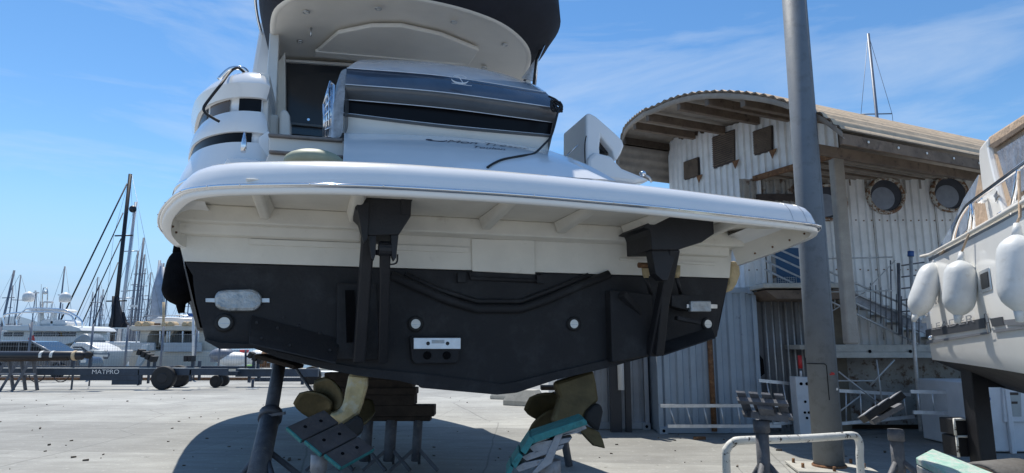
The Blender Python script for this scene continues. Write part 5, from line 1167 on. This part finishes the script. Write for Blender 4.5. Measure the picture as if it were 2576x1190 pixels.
# ------------------------------------------------------------------ trailers
def wheel(par, c, R, w_, name='wheel'):
    c = V(c); t_ = MB().tube([c+V((0, -w_/2, 0)), c+V((0, -w_/2+.03, 0)), c+V((0, w_/2-.03, 0)), c+V((0, w_/2, 0))], [R*.9, R, R, R*.9], 24).build(name, rubber, par)
    MB().disc(c+V((0, -w_/2-.002, 0)), R*.45, (0, -1, 0), .01, 18, R*.4).build('rim', antib, t_); return t_
def bx(par, name, m, x0, y0, x1, y1, Yd, dep, bev=.006):
    a = atY(x0, y1, Yd); c = atY(x1, y0, Yd); return MB().box(((a.x+c.x)/2, Yd+dep/2, (a.z+c.z)/2), (abs(c.x-a.x), dep, abs(c.z-a.z))).build(name, m, par, bevel=bev)
YT1 = 23.0
t = thing('boat_trailer', 'long navy boat trailer with white lettering on its beam, across the yard at the left', 'trailer', (-14, YT1, 0), 0, 'boat trailers')
bx(t, 'main_beam', navy, -60, 927, 572, 944, YT1, .12); bx(t, 'main_beam', navy, -60, 921, 640, 928, YT1+1.9, .12)
bx(t, 'top_flange', galv, -60, 925.5, 500, 927.2, YT1-.02, .16, 0)
bx(t, 'axle_plate', navy, 200, 940, 356, 957, YT1+.02, .1); bx(t, 'axle_plate', navy, 280, 930, 356, 968, YT1+.05, .1)
for x0, y1, x1 in ((274, 981, 284), (344, 976, 352), (538, 962, 545)): pass
for x, y1 in ((181, 981), (225, 972), (347, 970), (372, 965), (478, 960), (500, 957)):
    bx(t, 'support_leg', navy, x-3.5, 905 if x in (181, 225) else 930, x+3.5, y1, YT1+(0 if x in (181, 347, 478) else .9), .1)
for (x0, y0), (x1, y1) in (((181, 905), (181, 930)), ((225, 898), (225, 930)), ((372, 895), (372, 930)), ((387, 900), (387, 930)), ((483, 905), (483, 930)), ((500, 908), (500, 930))):
    bx(t, 'upright', navy, x0-4, y0, x0+4, y1, YT1+.2, .1)
for cx_, cy_, n_, a_ in ((371, 893, 4, .28), (488, 907, 2, -.05)):
    for k in range(n_):
        c = atY(cx_-16+10.5*k, cy_-7+5.5*k if n_ == 4 else cy_-5, YT1+.15)
        MB().box(c, (.13, .35, .2), (math.cos(a_), 0, -math.sin(a_)), (0, 1, 0)).build('roller_block', rubber, t, bevel=.015)
wheel(t, (atY(413, 945, YT1-.1).x, YT1-.1, .40), .40, .26); wheel(t, (atY(440, 945, YT1+.9).x, YT1+1.2, .39), .39, .26)
P0 = atY(230, 940.5, YT1-.03); text('MATPRO', P0, (1, 0, 0), Z, .21, letterw, 'beam_lettering', t, sx=1.15)
t = thing('boat_trailer', 'second navy trailer with small jockey wheels, standing to the right of the long one', 'trailer', (-9, 24, 0), 0, 'boat trailers')
bx(t, 'main_beam', navy, 548, 934, 598, 945, 24, .15); bx(t, 'main_beam', navy, 592, 928, 800, 948, 24.3, .15); bx(t, 'lower_beam', navy, 640, 950, 800, 960, 26, .15); bx(t, 'top_flange', galv, 598, 927, 712, 929, 24.2, .2, 0)
bx(t, 'number_plate', whitep, 527, 937, 545, 942, 23.9, .02, 0)
wheel(t, (atY(545, 950, 24).x, 24, .22), .22, .18); wheel(t, (atY(562, 950, 24.7).x, 24.7, .22), .22, .18)
for x, y1 in ((626, 962), (760, 968), (650, 958)): bx(t, 'support_leg', navy, x-4, 938, x+4, y1, 24.4, .1)
for x in (637, 648): bx(t, 'upright', navy, x-4, 905, x+4, 930, 24.5, .1)
for k in range(3):
    c = atY(632+12*k, 893+7*k, 24.5); MB().box(c, (.14, .35, .22), (.8, 0, -.45), (0, 1, 0)).build('roller_block', rubber, t, bevel=.015)
MB().tube([atY(618, 880, 24.6), atY(618, 928, 24.6)], .04, 8).build('upright', navy, t)
wheel(t, (atY(785, 940, 25).x, 25, .38), .34, .25)
c = atY(636, 960, 23.2); MB().tube([(c.x, 23.2, .35), (c.x, 23.2, .05)], .05, 8).build('jack', navy, t); MB().disc((c.x, 23.2, 0), .22, Z, .02, 14).build('jack_foot', steel, t)
# mast bundle on trestles
YM = 22.4; a = atY(-60, 896, YM); c = atY(207, 893, YM); zc = c.z-.02
t = thing('spar_bundle', 'thick black carbon spar wrapped with white straps lying on trestles', 'spar', (a.x, YM, 0))
MB().tube([(a.x-1, YM, zc), (c.x, YM, zc), (c.x+.12, YM, zc+.03)], [.15, .15, .06], 16).build('spar', mastb, t)
MB().tube([(a.x-1, YM-.1, zc-.16), (c.x-.4, YM-.1, zc-.1)], .07, 10).build('spar', woodd, t)
for x in (108, 135, 233-0):
    if x < 207: p = atY(x, 895, YM); MB().tube([(p.x-.05, YM, zc), (p.x+.05, YM, zc)], .16, 16).build('strap', whitep, t)
p = atY(190, 895, YM); MB().tube([(p.x-.06, YM, zc), (p.x+.06, YM, zc)], .165, 16).build('strap', strawm, t)
for k in range(3): MB().box(atY(248, 884+5*k, YM+.2), (.45, .3, .07), (1, 0, -.06), (0, 1, 0)).build('block', boatg if k % 2 else whitep, t)
MB().ell(atY(222, 893, YM), (.16, .1, .13), 10, 7).build('spar_end', rubber, t)
for k, x in enumerate((14, 45, 75)):
    q = thing('trestle', ['grey folding trestle leg frame nearest the left edge under the spar', 'middle grey trestle leg frame under the spar', 'third grey trestle leg frame under the spar, before the bicycle'][k], 'trestle', (atY(x, 900, YM).x, YM, 0), 0, 'trestles')
    tp_ = atY(x+6, 905, YM)
    for d in (-.3, .26): MB().beam(tp_+V((0, d*.2, 0)), V((tp_.x+d*.8-.1, YM+d, .0)), .08, .08).build('leg', stand_m, q)
    MB().beam(V((tp_.x-.2, YM, .55)), V((tp_.x+.15, YM, .55)), .06, .06).build('crossbar', stand_l, q)
# bicycle behind the spar
bc = V((atY(88, 912, 27).x, 27.2, 0)); t = thing('bicycle', 'dark bicycle parked by the fence beside the parked car', 'bicycle', bc)
for dx_ in (0, 1.0):
    c = bc+V((dx_, 0, .34)); MB().tube([c+V((.33*math.cos(u_), 0, .33*math.sin(u_))) for u_ in [2*math.pi*k/20 for k in range(21)]], .022, 6).build('wheel', rubber, t)
for p, q in (((0, .34), (.35, .85)), ((.35, .85), (.5, .35)), ((.5, .35), (0, .34)), ((.35, .85), (.82, .82)), ((.82, .9), (1.0, .34)), ((.5, .35), (.82, .78))): MB().tube([bc+V((p[0], 0, p[1])), bc+V((q[0], 0, q[1]))], .02, 6).build('frame', stand_m, t)
MB().ell(bc+V((.34, 0, .92)), (.13, .06, .03), 8, 6).build('saddle', rubber, t); MB().tube([bc+V((.8, -.25, 1)), bc+V((.82, 0, .98)), bc+V((.8, .25, 1))], .015, 6).build('handlebar', stand_m, t)
# ------------------------------------------------------------------ car beyond the fence (side view, nose to the right)
CY = 30.5; cx0 = atY(-55, 900, CY).x; t = thing('parked_car', 'dark grey estate car with a blue-tinted windscreen parked beyond the fence, nose to the right', 'car', (cx0+2.3, CY, 0))
pr = [(0, .35), (0, .95), (.12, 1.15), (.5, 1.58), (.9, 1.66), (1.9, 1.68), (2.5, 1.62), (3.45, 1.12), (4.3, .98), (4.62, .82), (4.7, .5), (4.68, .3)]
pts = smooth_curve([V((a, 0, b)) for a, b in pr], 3)
def carsec(yo, sh): return [V((cx0+p.x, CY+yo, p.z-(sh if p.z > 1.0 else 0)*(p.z-1)*.2)) for p in pts]
MB().loft([carsec(0, 0), carsec(.05, 0), carsec(1.75, 0), carsec(1.8, 0)], True, True).build('body', carp, t)
MB().prism([V((cx0+a, CY-.012, b)) for a, b in ((.35, 1.12), (.65, 1.5), (1.0, 1.58), (1.75, 1.6), (1.78, 1.1))], V((0, .01, 0))).build('side_window', sglass, t)
MB().prism([V((cx0+a, CY-.012, b)) for a, b in ((1.86, 1.1), (1.84, 1.6), (2.45, 1.55), (3.15, 1.13))], V((0, .01, 0))).build('side_window', sglass, t)
ws = mat('blue_windscreen', (.02, .05, .1), .25, spec=.3)
MB().hexa([V((cx0+2.55, CY-.014, 1.59)), V((cx0+3.42, CY-.014, 1.13)), V((cx0+3.42, CY+1.6, 1.13)), V((cx0+2.55, CY+1.6, 1.59)), V((cx0+2.6, CY-.02, 1.62)), V((cx0+3.5, CY-.02, 1.14)), V((cx0+3.5, CY+1.6, 1.16)), V((cx0+2.6, CY+1.6, 1.64))]).build('windscreen', ws, t)
MB().tube([(cx0+2.5, CY-.02, 1.62), (cx0+3.5, CY-.02, 1.12)], .03, 6).build('screen_pillar', mastw, t)
MB().tube([(cx0+.6, CY+.02, 1.66), (cx0+2.4, CY+.02, 1.68)], .025, 6).build('roof_rail', chrome, t)
for dx_ in (.9, 3.75): wheel(t, (cx0+dx_, CY-.02, .35), .35, .2)
MB().box((cx0+2.95, CY-.1, 1.12), (.2, .16, .12)).build('door_mirror', carp, t, bevel=.03)
MB().box((cx0+4.62, CY+.3, .75), (.12, .4, .14)).build('headlight', lens, t)
# ------------------------------------------------------------------ moored boats
def loftbox(m, name, par, st):   # st: list of (x, y0, y1, z0, z1)
    rows = [[V((x, y0, z0)), V((x, y1, z0)), V((x, y1, z1)), V((x, y0, z1))] for x, y0, y1, z0, z1 in st]
    return MB().loft(rows, True, True, False).build(name, m, par, bevel=.05)
def seen(par, name, m, pts, Yd, dep, bev=.04): return MB().prism([atY(x, y, Yd) for x, y in pts], V((0, dep, 0))).build(name, m, par, bevel=bev)
A_ = 44
t = thing('flybridge_yacht', 'white flybridge motor yacht with two satellite domes on its radar arch, moored at the left', 'motor yacht', (atY(90, 880, A_).x, A_, -1), 0)
seen(t, 'flybridge_deck', boatw, [(5, 822), (12, 818), (180, 819), (198, 824), (205, 832), (190, 834), (6, 832)], A_, 4.0)
seen(t, 'cabin_side', boatw, [(0, 832), (192, 834), (193, 858), (160, 868), (0, 868)], A_+.4, 3.4)
for x0, x1 in ((8, 30), (33, 58), (84, 105), (107, 138), (140, 172), (173, 190)): bx(t, 'window', glass, x0, 836, x1, 846, A_+.34, .08)
seen(t, 'lower_deck', boatc, [(-30, 868), (160, 868), (205, 880), (212, 892), (-30, 892)], A_+.2, 3.8)
seen(t, 'dark_hull', boatg, [(40, 868), (165, 872), (168, 900), (40, 905)], A_-.1, .3)
seen(t, 'hull', boatw, [(-60, 880), (205, 884), (190, 925), (-60, 925)], A_+.1, 4.2)
seen(t, 'console', boatw, [(98, 818), (100, 806), (112, 803), (150, 804), (168, 810), (168, 819)], A_+1, 2, .15)
for pts_ in ([(12, 822), (8, 800), (18, 790), (60, 786), (100, 785), (150, 787), (178, 794), (190, 812), (192, 822)], [(44, 822), (42, 800), (60, 782), (80, 776), (150, 778), (176, 786), (204, 806), (206, 826)]):
    MB().tube(smooth_curve([atY(x, y, A_+.5) for x, y in pts_], 5), .055, 8).build('arch_rail', chrome, t)
seen(t, 'radar_arch', boatw, [(68, 780), (90, 776), (150, 776), (160, 781), (140, 786), (95, 786)], A_+1, 1.6)
for x in (97, 130): seen(t, 'arch_leg', boatw, [(x-2, 784), (x+4, 784), (x+3, 819), (x-4, 819)], A_+1, .4, .02)
for x, y in ((72, 747), (164, 749)):
    c = atY(x, y, A_+1.3); MB().tube([c-Z*.32, c-Z*.28, c+Z*.02, c+Z*.2, c+Z*.32, c+Z*.38], [.22, .34, .37, .33, .2, .03], 18).build('satellite_dome', boatw, t)
MB().tube([atY(106, 778, A_+1), atY(107, 735, A_+1), atY(110, 724, A_+1), atY(118, 724, A_+1), atY(120, 735, A_+1), atY(118, 778, A_+1)], .035, 6).build('antenna_frame', steel, t)
MB().ell(atY(114, 736, A_+1), (.16, .16, .13), 10, 7).build('radar', boatw, t); MB().box(atY(122, 760, A_+1), (.5, .3, .12)).build('radar', boatw, t, bevel=.03)
MB().tube([atY(91, 780, A_+1), atY(91, 736, A_+1)], .03, 6).build('antenna', mastd, t); MB().disc(atY(91, 738, A_+1), .18, Z, .08, 12).build('antenna_cap', boatw, t); MB().tube([atY(102, 770, A_+1), atY(104, 715, A_+1)], .014, 4).build('antenna', mastd, t)
o = thing('ensign', 'small red and yellow flag on a dark staff before the flybridge yacht', 'flag', atY(82, 865, 43))
MB().tube([atY(83, 870, 43), atY(74, 815, 43)], .05, 6).build('staff', mastd, o); seen(o, 'cloth', redp, [(71, 850), (84, 843), (88, 858), (72, 860)], 42.9, .03, 0); seen(o, 'cloth', yel, [(74, 838), (77, 826), (80, 843), (76, 850)], 42.88, .03, 0)
t = thing('sport_boat', 'small white sport boat with slatted dark side windows and a dark bow fender', 'boat', (atY(200, 890, 38).x, 38, -1))
seen(t, 'coachroof', boatw, [(175, 870), (190, 861), (215, 862), (245, 875), (262, 892), (170, 892)], 38, 2.2, .1)
seen(t, 'side_window', glass, [(178, 888), (184, 872), (205, 872), (226, 888)], 37.96, .1, .02)
for k in range(3): seen(t, 'window_slat', boatw, [(182+k*2, 876+5*k), (204+4*k, 876+5*k), (205+4*k, 878+5*k), (182+k*2, 878+5*k)], 37.93, .04, 0)
seen(t, 'hull', boatw, [(160, 890), (262, 888), (268, 880), (272, 884), (262, 905), (245, 935), (165, 935)], 37.8, 2.6, .08)
seen(t, 'bow_cover', boatg, [(176, 864), (190, 850), (208, 838), (222, 842), (230, 855), (228, 868), (205, 862)], 40, 1.5, .15)
MB().tube([atY(266, 880, 37.6), atY(267, 893, 37.6), atY(266, 903, 37.6)], [.08, .2, .1], 10).build('bow_fender', mastd, t)
MB().tube([atY(172, 892, 37.7), atY(183, 868, 37.7), atY(188, 862, 37.7)], .03, 6).build('screen_frame', chrome, t)
t = mast('sailing_boat', 'black masted racing yacht with navy sail cover, tallest mast on the left', (328, 438), 58, -1, .2, mastb, None, [(.35, .9), (.68, .8)], lean=.012, hull=(11, 1.5, boatg), wr=.012)
for p, q, r_ in (((320, 462), (150, 812), .07), ((310, 535), (178, 828), .05), ((305, 600), (200, 828), .05), ((297, 660), (222, 848), .045), ((332, 440), (405, 800), .015)): MB().tube([atY(*p, 58), atY(*q, 56)], r_, 5).build('rigging', mastb if r_ > .02 else wire, t)
seen(t, 'sail_cover', sailc, [(285, 760), (292, 745), (296, 770), (308, 812), (300, 824), (272, 822)], 57.6, .5, .05)
seen(t, 'sail_cover', sailc, [(307, 784), (314, 808), (326, 823), (305, 824), (300, 800)], 57.9, .4, .05)
MB().tube([atY(286, 745, 57.5), atY(280, 860, 57.5)], .13, 8).build('mast_lower', mastb, t)
seen(t, 'cockpit_frame', steel, [(275, 824), (324, 824), (324, 827), (275, 827)], 57.4, .3, 0)
for k in range(3): seen(t, 'hull_line', boatw if k == 0 else boatg, [(245, 868+k*14), (320, 868+k*14), (320, 874+k*14), (245, 874+k*14)], 50-.5*k, .4, .02)
t = mast('sailing_boat', 'sailing boat with a silver mast and dark radar ball, beside the black mast', (342, 508), 62, -1, .17, mastw, None, [(.42, .9), (.7, .7)], lean=.03, hull=(10, 1.4, boatw), wr=.012)
MB().ell(atY(334, 526, 61.5), (.35, .3, .35), 10, 8).build('radar_ball', mastb, t); MB().box(atY(336, 770, 61.5), (.6, .3, .2)).build('radar', boatw, t)
t = mast('sailing_boat', 'sailing boat with a thick furled grey-blue sail, just left of the black fender', (402, 655), 60, -1, .16, mastw, None, [(.5, .7)], lean=.02, hull=(10, 1.4, boatw), wr=.012)
MB().tube([atY(405, 662, 59.5), atY(398, 720, 59.5), atY(392, 825, 59.5)], [.12, .42, .5], 10).build('furled_sail', mat('grey_sail', (.35, .4, .48), .8, var=.2, vs=2), t); MB().tube([atY(412, 672, 60.5), atY(407, 822, 60.5)], .2, 8).build('furled_sail', mastw, t)
for k in range(4): MB().tube([atY(398-2*k, 690+8*k, 60), atY(356+5*k, 815, 60)], .03, 4).build('rigging', mastd, t)
for x, y, b_, r_, lab in ((362, 598, 335, .13, 'a tall slim grey mast between the silver mast and the furled sail'), (364, 640, 346, .1, 'a grey mast just right of the tall slim one'), (346, 655, 330, .12, 'a shorter grey mast left of the tall slim one'), (36, 680, 14, .12, 'a leaning dark mast at the far left of the harbour'), (412, 662, 412, .1, 'a thin grey mast close to the black fender')):
    mast('sailing_boat', 'sailing boat with '+lab, (x, y), 64, -1, r_, mastd, 'sailing boats in the harbour', [(.45, .8), (.72, .6)], lean=.02 if x != 36 else .1, hull=(9, 1.3, boatw), wr=.012)
MB_ = None
# big moored trawler yacht right of the masts
B_ = 42
t = thing('trawler_yacht', 'cream motor yacht seen from astern with straw cushions along its upper deck', 'motor yacht', (atY(430, 880, B_).x, B_, -1))
seen(t, 'upper_deck', boatc, [(322, 824), (330, 819), (470, 818), (540, 820), (540, 832), (330, 832)], B_, 5, .06)
seen(t, 'flybridge_coaming', boatw, [(370, 820), (380, 806), (396, 797), (440, 798), (470, 797), (540, 800), (540, 820)], B_+1.5, 3, .12)
for x0, x1 in ((336, 355), (356, 376), (404, 418), (418, 436), (455, 470), (470, 490)): seen(t, 'cushion', strawm, [(x0, 820), (x0+2, 811), (x0+8, 808), (x1-4, 809), (x1, 814), (x1, 820)], B_-.1, .8, .1)
seen(t, 'name_board', rust, [(388, 813), (402, 813), (402, 818), (388, 818)], B_-.15, .1, 0)
seen(t, 'aft_bulkhead', boatg, [(360, 832), (540, 832), (540, 925), (350, 925)], B_+2.4, .2, 0)
seen(t, 'dark_window', glass, [(388, 835), (430, 836), (432, 842), (386, 842)], B_+2.3, .1, 0); seen(t, 'dark_window', glass, [(455, 832), (500, 832), (500, 842), (450, 842)], B_+2.3, .1, 0)
seen(t, 'side_panel', boatc, [(352, 832), (380, 832), (372, 845), (368, 870), (350, 880)], B_+.3, 2.2, .05); seen(t, 'side_panel', boatc, [(425, 832), (440, 832), (408, 870), (398, 866)], B_+1, .5, .04)
seen(t, 'side_panel', boatc, [(490, 832), (540, 832), (540, 930), (495, 930), (488, 880)], B_+.3, 2.2, .05)
seen(t, 'bulwark', mat('grey_bulwark', (.45, .48, .5), .6, var=.1), [(326, 862), (388, 862), (388, 882), (326, 882)], B_-.2, .2, .02); seen(t, 'bulwark', mat('grey_bulwark', (.45, .48, .5), .6), [(411, 862), (505, 862), (505, 885), (411, 885)], B_-.2, .2, .02)
seen(t, 'hull', boatc, [(322, 882), (540, 882), (540, 950), (322, 950)], B_+.0, 5, .1)
for x in (344, 403, 421, 427, 460, 500): MB().tube([atY(x, 833, B_-.1), atY(x-1, 862, B_-.1)], .05, 6).build('stanchion', boatw, t)
for z0 in (795, 803): MB().tube([atY(362, z0, B_+.2), atY(440, z0-2, B_+.2), atY(540, z0, B_+.2)], .02, 5).build('top_rail', steel, t)
MB().tube([atY(412, 760, B_), atY(411, 822, B_)], .08, 8).build('flag_pole', strawm, t)
seen(t, 'boarding_ramp', boatw, [(357, 868), (372, 866), (360, 905), (343, 930), (338, 925)], B_-2, .3, .02)
t = thing('light_pole', 'slim white quay pole with a blue plate under the black fender', 'pole', (atY(486, 950, 34).x, 34, 0))
MB().tube([V((atY(486, 950, 34).x, 34, 0)), atY(486, 770, 34)], .07, 8).build('shaft', whitew, t); seen(t, 'plate', bluec, [(473, 788), (497, 788), (497, 797), (473, 797)], 33.9, .03, 0)
# dinghies and engines right of the trawler yacht
random.seed(21)
for k, (x, y, rx_, rz_, m, lab, cat) in enumerate(((590, 905, 1.0, .42, boatw, 'white inflatable tender under the yacht chine', 'dinghy'), (560, 893, .7, .4, mastd, 'grey outboard engine on the pontoon left of the tender', 'outboard engine'), (650, 903, .7, .5, boatw, 'white upturned dinghy bow right of the tender', 'dinghy'), (700, 900, 1.0, .3, boatg, 'grey dinghy beyond the second trailer', 'dinghy'), (740, 905, .9, .3, boatw, 'white dinghy farthest right under the hull', 'dinghy'), (665, 905, .35, .5, rust, 'rusty red engine block between the dinghies', 'engine'))):
    c = atY(x, y, 36); o = MB(); o.ell(c, (rx_, .5, rz_), 16, 10); o.box(c-Z*rz_*.6, (rx_*1.5, .6, rz_*.7)); o = o.build('dinghy' if cat == 'dinghy' else 'engine', m, None, bevel=.03); tag(o, lab, cat, 'clutter on the quay')
o = seen(None, 'red_crate', redp, [(602, 880), (620, 880), (618, 888), (604, 888)], 36.2, .4, .02); tag(o, 'small red crate behind the white tender', 'crate')
o = seen(None, 'white_tank', boatw, [(600, 888), (625, 888), (625, 896), (600, 896)], 36, .5, .05); tag(o, 'long white tank on top of the tender', 'tank')
o = seen(None, 'green_bucket', green, [(619, 925), (620, 918), (627, 918), (628, 925)], 27, .3, .02); tag(o, 'lime green bucket behind the second trailer', 'bucket')
for x in (805, 760, 830): pass
o = seen(None, 'pallet', whitep, [(770, 935), (850, 935), (850, 948), (770, 948)], 27, 1.0, .02); tag(o, 'pale flat crate on the ground seen between the props', 'crate')
# red hoist frame, far quay clutter strip
t = thing('far_shed', 'low cream harbour building with a grey roof beyond the masts', 'building', (atY(345, 850, 120).x, 120, -1))
seen(t, 'wall', boatc, [(322, 812), (372, 812), (372, 850), (322, 850)], 120, 8, 0); seen(t, 'roof', boatg, [(318, 810), (376, 806), (376, 812), (318, 813)], 119.5, 9, 0)
# distant boats: hulls and many masts
random.seed(4)
proto = thing('sailing_boat', 'distant moored sailing boat with a bare mast in the crowded marina', 'sailing boat', (0, 0, 0), 0, 'distant sailing boats')
MB().tube([(0, 0, 0), (0, 0, 12)], [.11, .08], 6).build('mast', mastd, proto)
for z_, w_ in ((5, .9), (8.4, .7)): MB().tube([(-w_, 0, z_), (w_, 0, z_)], .05, 4).build('spreader', mastd, proto)
MB().tube([(.15, 0, 12), (4.2, 0, .6)], .025, 4).build('stay', mastd, proto); MB().tube([(-.1, 0, 11.8), (-4.0, 0, .6)], .02, 4).build('stay', mastd, proto)
rows = []
for i in range(9):
    s_ = i/8; wd = 1.5*math.sin(math.pi*min(.2+s_*.8, 1))+.03; x = (s_-.5)*10; rows.append([V((x, -wd, .9)), V((x, -wd*.7, 0)), V((x, 0, -.4)), V((x, wd*.7, 0)), V((x, wd, .9))])
MB().loft(rows, True, True).build('hull', boatw, proto); MB().box((-.3, 0, 1.15), (4, 1.6, .5)).build('coachroof', boatw, proto, bevel=.1)
MB().tube([(0, 0, 2.1), (-3.6, 0, 2.0)], .16, 8).build('boom_cover', sailc, proto)
first = True
for k in range(46):
    Yk = random.uniform(75, 170); px = random.choice([random.uniform(-10, 250), random.uniform(0, 520), random.uniform(210, 330), random.uniform(340, 470)])
    p = atY(px, 860, Yk); o = proto if first else copy_tree(proto); first = False
    o.location = (p.x, Yk, -1.1); o.rotation_euler = (0, 0, random.uniform(-.6, .6)+(math.pi if random.random() > .5 else 0)); s_ = random.uniform(.7, 1.15); o.scale = (s_,)*3
# low motor boats between
pm_ = thing('motor_boat', 'small white cabin boat moored in the far row', 'motor boat', (0, 0, 0), 0, 'far row of motor boats')
rows = []
for i in range(9):
    s_ = i/8; wd = 1.4*math.sin(math.pi*min(.3+s_*.7, 1))+.03; x = (s_-.5)*8; rows.append([V((x, -wd, 1.1+.3*s_)), V((x, -wd*.7, 0)), V((x, 0, -.4)), V((x, wd*.7, 0)), V((x, wd, 1.1+.3*s_))])
MB().loft(rows, True, True).build('hull', boatw, pm_); MB().hexa([V(q) for q in ((-2.5, -1, 1.1), (1.8, -1, 1.2), (1.8, 1, 1.2), (-2.5, 1, 1.1), (-2.2, -.9, 2.6), (.7, -.9, 2.6), (.7, .9, 2.6), (-2.2, .9, 2.6))]).build('cabin', boatw, pm_, bevel=.1)
MB().box((-.6, 0, 2.05), (2.6, 1.98, .5)).build('window_band', glass, pm_)
first = True
for k in range(16):
    Yk = random.uniform(50, 70); px = 215+k*21+random.uniform(-6, 6); 
    if k > 9: px = random.uniform(-20, 540); Yk = random.uniform(48, 75)
    p = atY(px, 860, Yk); o = pm_ if first else copy_tree(pm_); first = False
    o.location = (p.x, Yk, -1.1); o.rotation_euler = (0, 0, random.uniform(1.0, 2.1)); o.scale = (random.uniform(.8, 1.1),)*3
# bits of litter on the concrete
random.seed(31); mb = MB()
for k in range(150):
    p = gnd(random.uniform(0, 2400), random.uniform(985, 1188)); p.z = .006; a = random.uniform(0, 6.28); s_ = random.uniform(.006, .022)*(1 if random.random() < .9 else 2.2)
    mb.box(p, (s_*2.2, s_, s_*.7), (math.cos(a), math.sin(a), .1), (0, 0, 1))
o = mb.build('gravel', mat('grit', (.12, .1, .08), .9, var=.5, vs=3)); tag(o, 'scattered grit and leaf scraps on the yard concrete', 'grit', kind='stuff')
